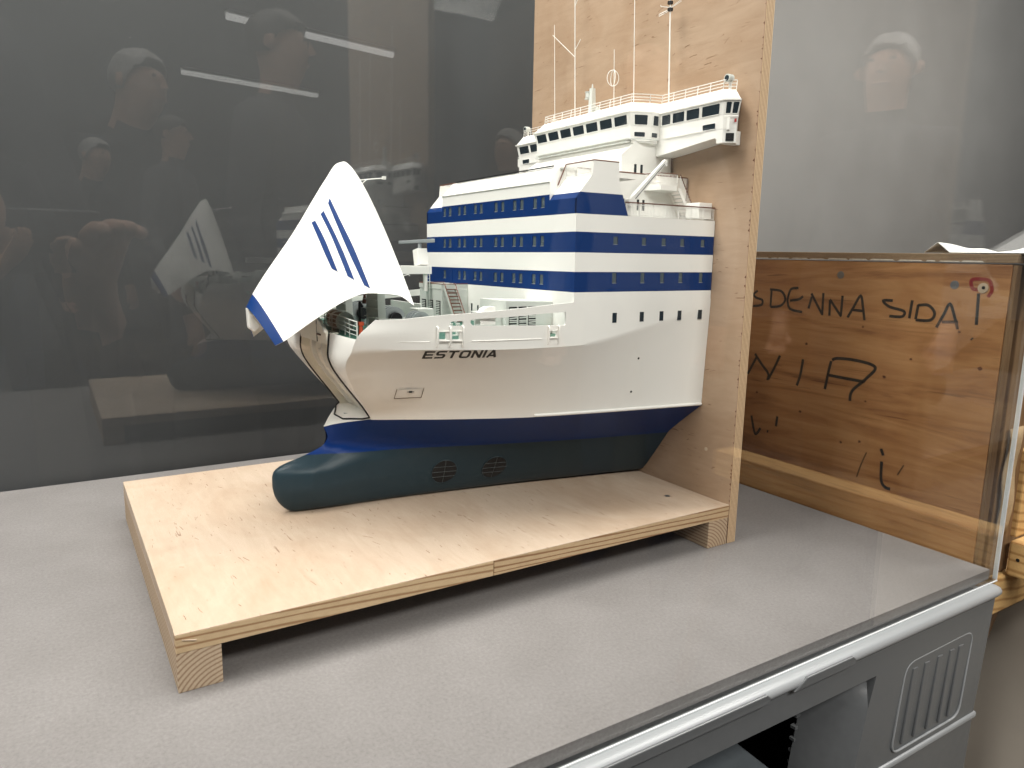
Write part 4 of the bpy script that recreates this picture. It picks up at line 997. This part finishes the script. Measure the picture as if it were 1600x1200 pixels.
# sloping white roof front of the centre part, with its end cheeks, and the lower corner platforms
mb = MB(); mb.add([(XF, .132, .567), (XF, .482, .567), (.5725, .477, .5905), (.5725, .137, .5905)], [(0, 1, 2, 3)])
mb.add([(XF, .132, .540), (XF, .132, .567), (.5725, .137, .5905), (.60, .137, .5905), (.60, .132, .540)], [(0, 1, 2, 3, 4)]); mb.add([(XF, .482, .540), (XF, .482, .567), (.5725, .477, .5905), (.60, .477, .5905), (.60, .482, .540)], [(0, 1, 2, 3, 4)])
rs = sp_('sloped_front', mb, 'white')
mb = MB(); mb.tube([(XF - .0003, .131, .5668), (XF - .0003, .483, .5668)], .0013, 8); sp_('front_lip', mb, 'white', rs, smooth=60)
for i in range(12):  # row of short dark boxes along the top of the slope
    y = lerp(.150, .460, i / 12); mb = MB(); mb.box(.5695, .5712, y, y + .0235, .5912, .5928); sp_('roof_edge_dash', mb, 'dark', rs)
for sg in (-1, 1):
    mb = MB(); Y = lambda v: YC + sg * v
    prof = [(XF, .540), (.5585, .5485), (.5785, .5715), (.5785, .5745), (.5805, .5745)]
    mb.grid([[(x, Y(.175), z) for x, z in prof], [(x, Y(.241), z) for x, z in prof]])
    mb.add([(.5785, Y(.137), .5715), (.5785, Y(.241), .5715), (.66, Y(.241), .5715), (.66, Y(.137), .5715)], [(0, 1, 2, 3)])
    cp = sp_('corner_slope', mb, 'banded')
    # outer side wall: lower strake with windows, then the stepped upper part
    mb = MB(); swin = [(x - .0042, z0, x + .0042, z1) for x in (.6250, .6800, .7200, .7590, .8035) for z0, z1 in ((.4770, .4885), (.4208, .4365))]
    wall_holes(mb, (0, Y(.241), 0), (1, 0, 0), (0, 0, 1), (0, sg, 0), XF, L - .0008, .3946, .5186, swin, .0012)
    mb.add([(L - .0008, Y(.241), .3946), (L - .0008, Y(.238), .3946), (L - .0008, Y(.238), .5186), (L - .0008, Y(.241), .5186)], [(0, 1, 2, 3)])
    up = [(XF, .5186), (.6468, .5186), (.6345, .5495), (.6285, .5630), (.6262, .5925), (.5805, .5925), (.5785, .5715), (.5585, .5485), (XF, .540)]
    mb.prism([(x, Y(.241), z) for x, z in up], (0, -sg * .003, 0))
    mb.box(.6468, L - .0008, *sorted((Y(.241), Y(.238))), .5182, .5186)
    sw = sp_('side_wall', mb, 'banded')
    for (a, c, b, d) in swin:
        mb = MB(); mb.add([(a, Y(.240), c), (b, Y(.240), c), (b, Y(.240), d), (a, Y(.240), d)], [(0, 1, 2, 3)]); sp_('window_pane', mb, 'greyglass', sw)
        mb = MB(); mb.box(a + .0002, b - .0002, *sorted((Y(.2401), Y(.2413))), c + .0001, c + .0007); sp_('window_sill', mb, 'sill', sw)
    mb = MB(); mb.tube([(.5805, Y(.2405), .5932), (.6262, Y(.2405), .5932)], .0010, 6); sp_('wall_caprail', mb, 'brown', sw)
    # corner platform railing with brown handrail
    bal = MB(); a, b = Vector((.5800, Y(.178), .5745)), Vector((.5800, Y(.2395), .5745))
    for i in range(23): c = a.lerp(b, i / 22); bal.cyl(c, (c.x, c.y, .5915), .0005 if i % 7 else .0008, 5)
    bal.cyl((.5800, Y(.178), .5770), (.5800, Y(.2395), .5770), .0005, 5)
    for i in range(9): t = i / 8; bal.cyl((lerp(.5655, .5800, t), Y(.1765), lerp(.5600, .5760, t)), (lerp(.5655, .5800, t), Y(.1765), lerp(.5620, .5915, t)), .0005, 5)
    bal.tube([(.5655, Y(.1765), .5600), (.5800, Y(.1765), .5755)], .0005, 5)
    pr = sp_('platform_railing', bal, 'white', smooth=60)
    mb = MB(); mb.tube([(.5655, Y(.1765), .5625), (.5790, Y(.1765), .5925), (.5800, Y(.178), .5930), (.5800, Y(.2405), .5930)], .0009, 6); sp_('platform_handrail', mb, 'brown', pr)
    # side deck with railing, lower deck house wall
    mb = MB(); mb.box(.60, L - .001, *sorted((Y(.177), Y(.2378))), .5150, .5172); sp_('side_deck', mb, 'deckgrey')
    mb = MB()
    a, b = Vector((.6440, Y(.2395), .5190)), Vector((L - .003, Y(.2395), .5190)); n = 62
    for i in range(n + 1): c = a.lerp(b, i / n); mb.cyl(c, (c.x, c.y, .5375), .0004 if i % 9 else .0009, 5)
    mb.cyl((a.x, a.y, .5212), (b.x, b.y, .5212), .0005, 5); mb.cyl((a.x, a.y, .5355), (b.x, b.y, .5355), .0005, 5)
    dr_ = sp_('side_railing', mb, 'white', smooth=60)
    mb = MB(); mb.box(.6425, L - .0015, *sorted((Y(.2385), Y(.2410))), .5376, .5392); sp_('side_handrail', mb, 'brown', dr_)
    mb = MB(); lw = [(.7185, .5330, .7240, .5500), (.7300, .5330, .7355, .5500), (.6880, .5330, .6935, .5500)]
    wall_holes(mb, (0, Y(.177), 0), (1, 0, 0), (0, 0, 1), (0, sg, 0), .60, L - .001, .5215, .5890, lw, .001); iw = sp_('deck_house_wall', mb, 'white')
    for (a_, c_, b_, d_) in lw: mb = MB(); mb.add([(a_, Y(.1762), c_), (b_, Y(.1762), c_), (b_, Y(.1762), d_), (a_, Y(.1762), d_)], [(0, 1, 2, 3)]); sp_('window_pane', mb, 'glass', iw)
    mb = MB(); mb.tube([(.60, Y(.177), .5897), (L - .003, Y(.177), .5897), (L - .003, Y(.177), .545)], .0010, 6); sp_('wall_caprail', mb, 'brown', iw)
    # stair landing, stair and locker on the side deck
    mb = MB(); mb.prism([(.732, Y(.178), .5640), (.784, Y(.178), .5640), (.784, Y(.200), .5640), (.775, Y(.206), .5640), (.742, Y(.206), .5640)], (0, 0, .0085)); ld = sp_('stair_landing', mb, 'white', bevel=.0005)
    lp = [(.7325, Y(.180), .5725), (.742, Y(.205), .5725), (.775, Y(.205), .5725), (.783, Y(.199), .5725)]
    sp_('landing_railing', railing(lp, (.004, .0165), .0005, .0030, .0004), 'white', ld, smooth=60)
    mb = MB(); mb.tube([(p[0], p[1], p[2] + .0172) for p in lp], .0008, 6); sp_('landing_handrail', mb, 'brown', ld)
    mb = MB()
    for v in (.183, .204): mb.beam((.782, Y(v), .5685), (.8135, Y(v), .5225), .0008, .006)
    ss = sp_('side_stair', mb, 'white')
    for i in range(8): t = (i + .5) / 8; mb = MB(); mb.box(lerp(.783, .8125, t) - .0022, lerp(.783, .8125, t) + .0022, *sorted((Y(.1836), Y(.2034))), lerp(.567, .524, t), lerp(.567, .524, t) + .0008); sp_('stair_tread', mb, 'deckgrey', ss)
    mb = MB()
    for i in range(12): t = i / 11; mb.cyl((lerp(.784, .8125, t), Y(.2046), lerp(.568, .524, t)), (lerp(.784, .8125, t), Y(.2046), lerp(.5895, .543, t)), .0004, 5)
    sp_('stair_baluster', mb, 'white', ss)['kind'] = 'stuff'
    mb = MB(); mb.tube([(.7835, Y(.2046), .5900), (.8135, Y(.2046), .5420)], .0009, 6); sp_('stair_handrail', mb, 'brown', ss)
    mb = MB(); mb.prism([(.792, Y(.212), .5215), (.826, Y(.212), .5215), (.826, Y(.235), .5215), (.798, Y(.235), .5215)], (0, 0, .0245)); sp_('deck_locker', mb, 'white', bevel=.0008)
    # davit
    mb = MB(); mb.beam((.668, Y(.218), .5405), (.737, Y(.218), .6060), .0075, .0095, w2=.0055, h2=.0060); dv = sp_('davit_arm', mb, 'white', bevel=.0008)
    mb = MB(); mb.cyl((.668, Y(.212), .5405), (.668, Y(.2235), .5405), .0062, 14); sp_('davit_pivot', mb, 'white', dv, smooth=40)
    mb = MB(); mb.box(.661, .675, *sorted((Y(.209), Y(.214))), .5215, .542); sp_('davit_pedestal', mb, 'white', dv, bevel=.0006)
    mb = MB(); mb.beam((.735, Y(.218), .6045), (.7385, Y(.218), .5985), .005, .004); mb.cyl((.7365, Y(.2155), .6048), (.7365, Y(.2205), .6048), .0034, 10); sp_('davit_head', mb, 'white', dv)
    mb = MB(); mb.tube([(.676, Y(.2225), .5462), (.733, Y(.2215), .6010)], .0005, 5); sp_('davit_wire', mb, 'dark', dv)
    # bridge deck house side
    mb = MB(); bw = [(.7440, .5965, .7500, .6100), (.7575, .5965, .7635, .6100)]
    wall_holes(mb, (0, Y(.138), 0), (1, 0, 0), (0, 0, 1), (0, sg, 0), .7395, L - .001, .5880, .650, bw, .001)
    mb.add([(.717, Y(.138), .588), (.7395, Y(.138), .588), (.7395, Y(.138), .6400), (.717, Y(.138), .6235)], [(0, 1, 2, 3)])
    hw_ = sp_('bridge_house_side', mb, 'white')
    for (a_, c_, b_, d_) in bw: mb = MB(); mb.add([(a_, Y(.1372), c_), (b_, Y(.1372), c_), (b_, Y(.1372), d_), (a_, Y(.1372), d_)], [(0, 1, 2, 3)]); sp_('window_pane', mb, 'glass', hw_)
    mb = MB(); mb.tube([(L - .003, Y(.1385), .590), (L - .003, Y(.1385), .648)], .0008, 5); sp_('corner_trim', mb, 'brown', hw_)
mb = MB(); mb.box(.5725, L - .001, YC - .1765, YC + .1765, .5865, .5885); sp_('upper_deck', mb, 'deckgrey')
mb = MB(); mb.grid([[(.717, YC - .138, .588), (.717, YC + .138, .588)], [(.717, YC - .138, .6235), (.717, YC + .138, .6235)], [(.7535, YC - .138, .6495), (.7535, YC + .138, .6495)]]); sp_('bridge_house_front', mb, 'white')

# ---- navigating bridge with wings
EAV = [(.730, .138), (.766, .152), (.785, .150), (.785, .286), (.805, .300), (.8275, .279)]
WBO = [(.7350, .1350), (.768, .1480), (.7880, .1470), (.7880, .2825), (.8055, .2950), (.8275, .2765)]
LOW = [(.7360, .1350), (.768, .1465), (.7890, .1455), (.7890, .2825), (.8055, .2940), (.8275, .2760)]
TOP = [(.7440, .1240), (.7715, .1380), (.7930, .1430), (.7930, .2740), (.8090, .2850), (.8275, .2690)]
ZE, ZW, ZB, ZR = .6900, .6690, .6500, .7080
def loop(pts, z): return [(x, YC + v, z) for x, v in reversed(pts)] + [(x, YC - v, z) for x, v in pts]
def loopo(pts, z, o): return [(x - (o if i < 4 else o * .7), YC + v + (o * .8 if i > 2 else 0), z) for i, (x, v) in reversed(list(enumerate(pts)))] + [(x - (o if i < 4 else o * .7), YC - v - (o * .8 if i > 2 else 0), z) for i, (x, v) in enumerate(pts)]
mb = MB(); mb.grid([loop(LOW, ZB), loop(WBO, ZW), loop(EAV, ZE - .0012)]); n = 12
mb.add(loop(LOW, ZB), [tuple(range(11, -1, -1))])
bridge = sp_('bridge_wall', mb, 'white', weld=True)
mb = MB(); mb.grid([loopo(EAV, ZE - .0010, .0015), loopo(EAV, ZE, .0020), loop(TOP, ZR)]); mb.add(loop(TOP, ZR), [tuple(range(12))]); mb.add(loopo(EAV, ZE - .0010, .0015), [tuple(range(11, -1, -1))])
roof = sp_('bridge_roof', mb, 'white', weld=True)
mb = MB(); mb.tube(loopo(EAV, ZE + .0010, .0030), .0006, 5)
for i in range(14):
    y = lerp(YC - .13, YC + .13, i / 13); mb.box(.7265, .7290, y - .0005, y + .0005, ZE, ZE + .0024)
sp_('eave_pipe', mb, 'white', roof, smooth=60)
def wpane(A, B, f0, f1, za, zb, z0, z1, parent):
    # rounded pane on the wall between plan points A0->A1 (at za) and B0->B1 (at zb)
    def pt(f, z, o):
        t = (z - za) / (zb - za); a = Vector((lerp(A[0][0], A[1][0], f), lerp(A[0][1], A[1][1], f))); b = Vector((lerp(B[0][0], B[1][0], f), lerp(B[0][1], B[1][1], f)))
        c = a.lerp(b, t); d = Vector((A[1][0] - A[0][0], A[1][1] - A[0][1])).normalized(); nx, ny = d.y, -d.x
        if nx * (c.x - .83) + ny * (c.y - YC) * (1 if abs(d.x) > abs(d.y) else .05) < 0: nx, ny = -nx, -ny
        return Vector((c.x + nx * o, c.y + ny * o, z))
    ln = math.hypot(A[1][0] - A[0][0], A[1][1] - A[0][1]); r = .0018; rf = r / ln
    poly = []
    for cf, cz, a0 in ((f1 - rf, z1 - r, 0), (f0 + rf, z1 - r, 90), (f0 + rf, z0 + r, 180), (f1 - rf, z0 + r, 270)):
        for i in range(5): a = math.radians(a0 + 90 * i / 4); poly.append((cf + rf * math.cos(a), cz + r * math.sin(a)))
    m1 = MB(); m1.add([pt(f, z, .0004) for f, z in poly], [tuple(range(len(poly)))]); pn = sp_('bridge_window', m1, 'glass', parent)
    m2 = MB(); m2.tube([pt(f, z, .0005) for f, z in poly], .0006, 5, closed=True); sp_('window_frame', m2, 'white', parent, smooth=60)
def seg(pts, i, sg): return [(pts[i][0], YC + sg * pts[i][1]), (pts[i + 1][0], YC + sg * pts[i + 1][1])]
cf = [(.7350, YC + .135), (.7350, YC - .135)]; cg = [(.730, YC + .138), (.730, YC - .138)]
for i in range(7):
    c_ = (i + .5) / 7; w_ = .0605; wpane(cf, cg, .012 + (c_ - w_) * .976, .012 + (c_ + w_) * .976, ZW, ZE, .6715, .6868, bridge)
for sg in (-1, 1):
    wpane(seg(WBO, 0, sg), seg(EAV, 0, sg), .20, .82, ZW, ZE, .6710, .6865, bridge); wpane(seg(LOW, 0, sg), seg(WBO, 0, sg), .18, .74, ZB, ZW, .6525, .6605, bridge)
    wpane(seg(WBO, 1, sg), seg(EAV, 1, sg), .18, .82, ZW, ZE, .6710, .6865, bridge); wpane(seg(LOW, 1, sg), seg(WBO, 1, sg), .10, .75, ZB, ZW, .6525, .6605, bridge)
    for f0, f1 in ((.035, .185), (.215, .410), (.44, .645), (.68, .945)): wpane(seg(WBO, 2, sg), seg(EAV, 2, sg), f0, f1, ZW, ZE, .6715, .6870, bridge)
    wpane(seg(LOW, 2, sg), seg(WBO, 2, sg), .70, .895, ZB, ZW, .6515, .6605, bridge)
    for f0, f1 in ((.12, .48), (.55, .95)): wpane(seg(WBO, 3, sg), seg(EAV, 3, sg), f0, f1, ZW, ZE, .6715, .6880, bridge)
    Y = lambda v: YC + sg * v
    # tapered bracket under the wing, and its end box
    mb = MB(); mb.prism([(.7892, Y(.139), .6498), (.7892, Y(.2822), .6498), (.7892, Y(.2822), .6300), (.7892, Y(.2720), .6300), (.7892, Y(.2700), .6360), (.7892, Y(.2670), .6385), (.7892, Y(.16), .6265), (.7892, Y(.139), .6250)], (.0385, 0, 0)); wb = sp_('wing_bracket', mb, 'white')
    mb = MB(); mb.prism([(.7890, Y(.2823), .6498), (.8055, Y(.2938), .6498), (.8272, Y(.2758), .6498), (.8272, Y(.270), .6498), (.7895, Y(.270), .6498)], (0, 0, -.0195)); eb = sp_('wing_end_box', mb, 'white')
    mb = MB(); q = [(.7925, .2853), (.8025, .2923)]; mb.add([(q[0][0] - .0004, Y(q[0][1] + .0004), .6325), (q[1][0] - .0004, Y(q[1][1] + .0004), .6325), (q[1][0] - .0004, Y(q[1][1] + .0004), .6440), (q[0][0] - .0004, Y(q[0][1] + .0004), .6440)], [(0, 1, 2, 3)]); sp_('wing_opening', mb, 'dark', eb)
    mb = MB(); mb.beam((.7935, Y(.2885), .6480), (.7935, Y(.2885), .6650), .007, .004, up=(.6, sg * .8, 0)); sp_('wing_box', mb, 'white', eb, bevel=.0005)
    mb = MB(); mb.cyl((.8015, Y(.2945), .6595), (.8015, Y(.2945), .6640), .0016, 10); sp_('wing_lamp', mb, 'red' if sg < 0 else 'green', eb, smooth=40)
    mb = MB(); mb.tube([(.7870, Y(.160), .6510), (.7870, Y(.2420), .6515)], .0008, 5); mb.tube([(.7880, Y(.286), .6675), (.8045, Y(.2975), .6675)], .0008, 5); sp_('grab_rail', mb, 'white', wb)
    mb = MB(); mb.cyl((.806, Y(.276), ZR), (.806, Y(.276), ZR + .0125), .0022, 8); sl = sp_('searchlight_post', mb, 'white', roof)
    mb = MB(); mb.cyl((.798, Y(.276), ZR + .0165), (.808, Y(.276), ZR + .0165), .0058, 16); sp_('searchlight', mb, 'deckgrey', roof, smooth=40)
    mb = MB(); mb.cyl((.7972, Y(.276), ZR + .0165), (.7984, Y(.276), ZR + .0165), .0040, 14); sp_('searchlight_lens', mb, 'glass', roof, smooth=40)
mb = MB(); mb.tube([(.7290, YC + .128, .6490), (.7290, YC - .135, .6490), (.762, YC - .150, .6490), (.784, YC - .149, .6490)], .0009, 6)
for i in range(6): y = lerp(YC - .12, YC + .12, i / 5); mb.cyl((.7290, y, .6490), (.7365, y, .6500), .0006, 5)
mb.box(.7300, .7362, YC - .134, YC + .134, .6440, .6452); sp_('bridge_catwalk', mb, 'deckgrey', smooth=50)
mb = MB(); mb.prism([(.738, YC - .1345, .6499), (.768, YC - .1460, .6499), (.786, YC - .1445, .6499), (.786, YC - .125, .6499), (.75, YC - .125, .6499)], (0, 0, -.0060)); sp_('bridge_floor_edge', mb, 'white')
# roof rails
lp = [(p[0] + (.002 if True else 0), p[1], p[2]) for p in loop(TOP, ZR)][1:-1]
mb = MB()
for h in (.0045, .0090, .0135): mb.tube([(p[0], p[1], p[2] + h) for p in lp], .0006, 5)
for a, b in zip(lp[:-1], lp[1:]):
    a, b = Vector(a), Vector(b); n = max(1, round((b - a).length / .0285))
    for i in range(n + 1): c = a.lerp(b, i / n); mb.cyl((c.x - .0012, c.y, c.z), (c.x, c.y, c.z + .0135), .0006, 5)
sp_('roof_railing', mb, 'white', roof, smooth=60)
# antennas and roof fittings
def antenna(y, z1, r=.0008, x=.80, extra=None, mat='white'):
    mb = MB(); mb.cyl((x, y, ZR), (x, y + (z1 - ZR) * .045, z1), r, 6, r * .7)
    if extra: extra(mb)
    return sp_('antenna', mb, mat, smooth=60)
antenna(.476, .908)
def ybr(mb): mb.cyl((.80, .4165, .835), (.80, .490, .890), .0006, 5); mb.cyl((.80, .4170, .845), (.80, .3985, .862), .0006, 5); mb.cyl((.80, .4185, .925), (.80, .405, .945), .0006, 5)
antenna(.409, 1.10, .0011, extra=ybr)
a3 = antenna(.2935, .8223, .0007)
mb = MB(); mb.tube([(.80 + .010 * math.cos(t) * .35, .2995 + .0105 * math.cos(t), .7745 + .0135 * math.sin(t)) for t in [2 * math.pi * i / 24 for i in range(24)]], .0007, 5, closed=True); mb.tube([(.80 + .010 * math.cos(t), .2995 - .004 * math.cos(t), .7745 + .0135 * math.sin(t)) for t in [2 * math.pi * i / 24 for i in range(24)]], .0006, 5, closed=True); sp_('loop_antenna', mb, 'white', a3, smooth=60)
antenna(.2405, 1.05, .0008)
a5 = antenna(.1545, 1.05, .0013)
for z in (.853, .8635):
    yy = .1545 + (z - ZR) * .045; mb = MB(); mb.cyl((.80, yy, z - .002), (.80, yy, z + .002), .0044, 12); sp_('insulator', mb, 'black', a5, smooth=40)
mb = MB(); mb.tube([(.80, .1615, .854), (.792, .178, .8485), (.792, .178, .8455), (.80, .1615, .852)], .0005, 5); mb.tube([(.80, .1615, .8545), (.806, .143, .862), (.806, .143, .8645), (.80, .1615, .8555)], .0005, 5); mb.tube([(.80, .1615, .8565), (.795, .178, .8610), (.795, .178, .8635)], .0005, 5); sp_('antenna_loop', mb, 'white', a5, smooth=60)
mb = MB(); mb.beam((.802, .3600, ZR), (.802, .3605, .768), .012, .012, up=(1, 0, 0), w2=.008, h2=.008); mp_ = sp_('signal_mast', mb, 'deckgrey', bevel=.0005)
mb = MB(); mb.cyl((.802, .3605, .768), (.802, .3605, .7755), .0018, 8, .0008); sp_('mast_lamp', mb, 'deckgrey', mp_)
mb = MB(); mb.cyl((.797, .3685, .7520), (.797, .3685, .7610), .0038, 12); mb.cyl((.797, .3685, .7490), (.797, .3685, .7505), .0052, 12); mb.cyl((.797, .3685, .7615), (.797, .3685, .7625), .0052, 12); sp_('mast_lantern', mb, 'deckgrey', mp_, smooth=40)
mb = MB(); mb.cyl((.803, .345, ZR), (.803, .345, .728), .004, 10); mb.cyl((.803, .345, .728), (.803, .345, .733), .0028, 10); mb.box(.800, .806, .336, .341, ZR, .727); sp_('compass_stand', mb, 'deckgrey', mp_, smooth=40)
for x, y, r in ((.775, .232, .0085), (.775, .452, .0075)):
    mb = MB(); rows = [[(x + r * math.cos(a) * math.cos(b), y + r * math.sin(a) * math.cos(b), ZR + .001 + r * .8 * math.sin(b)) for a in [2 * math.pi * i / 16 for i in range(17)]] for b in [math.pi / 2 * j / 6 for j in range(7)]]
    mb.grid(rows); sp_('radome', mb, 'white', roof, smooth=60, weld=True)

# ================================================================== visitors standing on the viewer's side (mirrored faintly in the case)
def cloth(name, col, rough=.8): return plain(name, col, rough, .2, vary=.12, scale=18, bump=.1)
M['skin'] = plain('skin', (.46, .27, .19), .5, .35, vary=.05)
M['jacketdark'] = cloth('dark_jacket_cloth', (.022, .023, .027)); M['jacketpale'] = cloth('pale_grey_shirt_cloth', (.24, .235, .23)); M['jacketgrey'] = cloth('grey_coat_cloth', (.075, .075, .08))
M['trousers'] = cloth('dark_trouser_cloth', (.018, .019, .024)); M['jeans'] = cloth('blue_jean_cloth', (.03, .045, .08)); M['shoe'] = plain('black_shoe_leather', (.012, .011, .010), .4)
M['hairgrey'] = plain('grey_hair', (.30, .29, .28), .6, .3, vary=.25, scale=90, bump=.5); M['hairdark'] = plain('dark_hair', (.03, .022, .016), .5, .3, vary=.3, scale=90, bump=.5)
def person(loc, yaw, label, top, legs, hair, height=1.74, reach=None, lean=0.0, nod=0.0):
    k_ = height / 1.74
    V, E, R = [], [], []
    def vx(p, r, par=None):
        V.append(Vector(p) * k_); R.append(r if isinstance(r, tuple) else (r, r))
        if par is not None: E.append((par, len(V) - 1))
        return len(V) - 1
    ly = lambda z: lean * max(0, z - .95)
    pel = vx((0, 0, .95), (.165, .115)); sp = vx((0, ly(1.15), 1.15), (.155, .105), pel); ch = vx((0, ly(1.36), 1.36), (.175, .118), sp)
    nb = vx((0, ly(1.48) + .005, 1.48), .068, ch); nk = vx((0, ly(1.53) + .015 + nod * .3, 1.54), .056, nb)
    h1 = vx((0, ly(1.6) + .035 + nod, 1.60), (.068, .082), nk); h2 = vx((0, ly(1.66) + .03 + nod * 1.2, 1.665), (.076, .094), h1); h3 = vx((0, ly(1.7) + .02 + nod * 1.2, 1.71), (.055, .066), h2)
    wr = []
    for sx in (-1, 1):
        sh = vx((sx * .17, ly(1.42), 1.425), .072, ch); 
        if reach is None: el = (sx * .25, ly(1.15) - .02, 1.14); w_ = (sx * .25, ly(.92) + .07, .90); hd = (sx * .245, ly(.85) + .10, .82)
        else:
            t = Vector(reach); w_ = (sx * .085, t.y - .045, t.z - .055); el = (sx * .235, t.y * .42, t.z - .235); hd = (sx * .080, t.y - .01, t.z - .012)
        e_ = vx(el, .050, sh); ww = vx(w_, .032, e_); pm = vx(hd, (.036, .022), ww); wr.append((Vector(w_) * k_))
        d = (Vector(hd) - Vector(w_)).normalized(); sd_ = Vector((sx * 1.0, 0, 0)); up_ = d.cross(sd_)
        for f in range(4):
            base = Vector(hd) + sd_ * ((f - 1.5) * .017); ln = (.034, .042, .040, .030)[f]
            a = vx(base + d * .03, .0095, pm); b = vx(base + d * (.03 + ln * .6) + up_ * .012, .0088, a); vx(base + d * (.03 + ln * .85) + up_ * .032, .0080, b)
        a = vx(Vector(hd) - sd_ * .034 - d * .005, .0115, pm); vx(Vector(hd) - sd_ * .046 + d * .028 + up_ * .012, .0098, a)
    for sx in (-1, 1):
        hp_ = vx((sx * .095, 0, .90), (.092, .098), pel); kn = vx((sx * .105, .02, .50), .062, hp_); an = vx((sx * .112, -.015, .10), .044, kn); hl = vx((sx * .116, .03, .045), (.042, .040), an); vx((sx * .13, .14, .035), (.040, .028), hl)
    me = bpy.data.meshes.new('body'); me.from_pydata(V, E, []); tmp = bpy.data.objects.new('body', me); COL.objects.link(tmp)
    sk = tmp.modifiers.new('skin', 'SKIN'); sk.use_smooth_shade = True
    for i, sv in enumerate(me.skin_vertices[0].data): sv.radius = (R[i][0] * k_, R[i][1] * k_); sv.use_root = (i == 0)
    ss = tmp.modifiers.new('sub', 'SUBSURF'); ss.levels = 1; ss.render_levels = 1
    bpy.context.view_layer.update(); dg = bpy.context.evaluated_depsgraph_get(); bm_ = bpy.data.meshes.new_from_object(tmp.evaluated_get(dg)); bpy.data.objects.remove(tmp, do_unlink=True)
    bm_.materials.clear()
    for mm in ('skin', top, legs, 'shoe'): bm_.materials.append(M[mm])
    for p in bm_.polygons:
        c = p.center; z = c.z / k_
        near = min((c - w).length for w in wr)
        d_el = (reach is None and abs(c.x) / k_ > .19 and z < .905) or (reach is not None and c.y / k_ > (Vector(reach).y - .075) and z > 1.0)
        p.material_index = 0 if (z > 1.525 or d_el) else (3 if z < .085 else (2 if z < .96 and not (abs(c.x) / k_ > .19) else 1))
    t = thing('person', label, 'person', loc, (0, 0, yaw))
    b = bpy.data.objects.new('body', bm_); COL.objects.link(b); b.parent = t
    hc = Vector((0, ly(1.66) + .03 + nod * 1.2 - .012, 1.672)) * k_; mb = MB(); rows = []
    for j in range(10):
        b_ = math.radians(92 - j * 13.5); row = []
        for i in range(25):
            a_ = 2 * math.pi * i / 24; front_ = max(0, math.sin(a_)); bb = max(b_, math.radians(-20 + 58 * front_ ** .8 + random.uniform(-7, 7))) if front_ > .05 else b_
            w = (1.03 - .085 * (j / 9) ** 2) * (1 + random.uniform(-.045, .045)); row.append(hc + Vector((.081 * math.cos(a_) * math.cos(bb) * w, .098 * math.sin(a_) * math.cos(bb) * w, .088 * math.sin(bb) * w)) * k_)
        rows.append(row)
    mb.grid(rows); build('hair', mb, hair, t, smooth=60)
    fy = ly(1.64) + .03 + nod * 1.2 + .088
    mb = MB(); mb.add([Vector(q) * k_ for q in ((0, fy - .004, 1.675), (-.013, fy - .006, 1.635), (.013, fy - .006, 1.635), (0, fy + .018, 1.637))], [(0, 1, 3), (0, 3, 2), (1, 2, 3)]); build('nose', mb, 'skin', t)
    for sx in (-1, 1):
        mb = MB(); mb.cyl(Vector((sx * .030, fy - .012, 1.672)) * k_, Vector((sx * .030, fy - .005, 1.672)) * k_, .006 * k_, 10); build('eye', mb, 'hairdark', t)
        mb = MB(); mb.cyl(Vector((sx * .074, hc.y / k_ + .005, 1.655)) * k_, Vector((sx * .086, hc.y / k_ - .004, 1.655)) * k_, .022 * k_, 10, .017 * k_); build('ear', mb, 'skin', t)
    mb = MB(); mb.tube([Vector((x * .026, fy - .010 - abs(x) * .008, 1.606)) * k_ for x in (-1, -.5, 0, .5, 1)], .004 * k_, 6); build('mouth', mb, 'skin', t)
    return t
FW = math.atan2(-CF.x, CF.y)
ph_c = Vector((-0.0845095, -0.7803794, 0.4632377)) - CF * .012
pl = Vector((-.085, -.78, 0)) - Vector((CF.x, CF.y, 0)).normalized() * .36
person((pl.x, pl.y, FLOOR), FW, 'person in a dark jacket holding up a phone, mirrored at the far left', 'jacketdark', 'jeans', 'hairdark', 1.72, reach=(0, .36, (ph_c.z - FLOOR) / (1.72 / 1.74)))
person((.12, -2.55, FLOOR), -.7, 'grey-haired person in a dark coat looking aside, mirrored above the left of the table', 'jacketdark', 'trousers', 'hairgrey', 1.70, lean=.12, nod=.03)
person((.58, -2.30, FLOOR), -1.0, 'dark-haired person in a charcoal coat, mirrored just left of the raised visor', 'jacketgrey', 'trousers', 'hairdark', 1.84)
person((1.50, -1.55, FLOOR), .9, 'person in a pale grey shirt, mirrored beside the top of the back board', 'jacketpale', 'jeans', 'hairdark', 1.76)
person((2.25, -1.25, FLOOR), 1.25, 'person in a dark jacket, mirrored above the crate', 'jacketdark', 'trousers', 'hairgrey', 1.80)
# the phone held up by the photographer
mb = MB(); c = ph_c
o = build('phone', MB().box(-.078, .078, -.0375, .0375, -.0085, 0), 'black', bevel=.003); mt = Matrix(((CR.x, CU.x, -CF.x, c.x), (CR.y, CU.y, -CF.y, c.y), (CR.z, CU.z, -CF.z, c.z), (0, 0, 0, 1)))
o.matrix_world = Matrix.Translation(CF * -.006) @ mt
tag(o, 'black phone held up by the person at the far left of the reflection', 'phone')
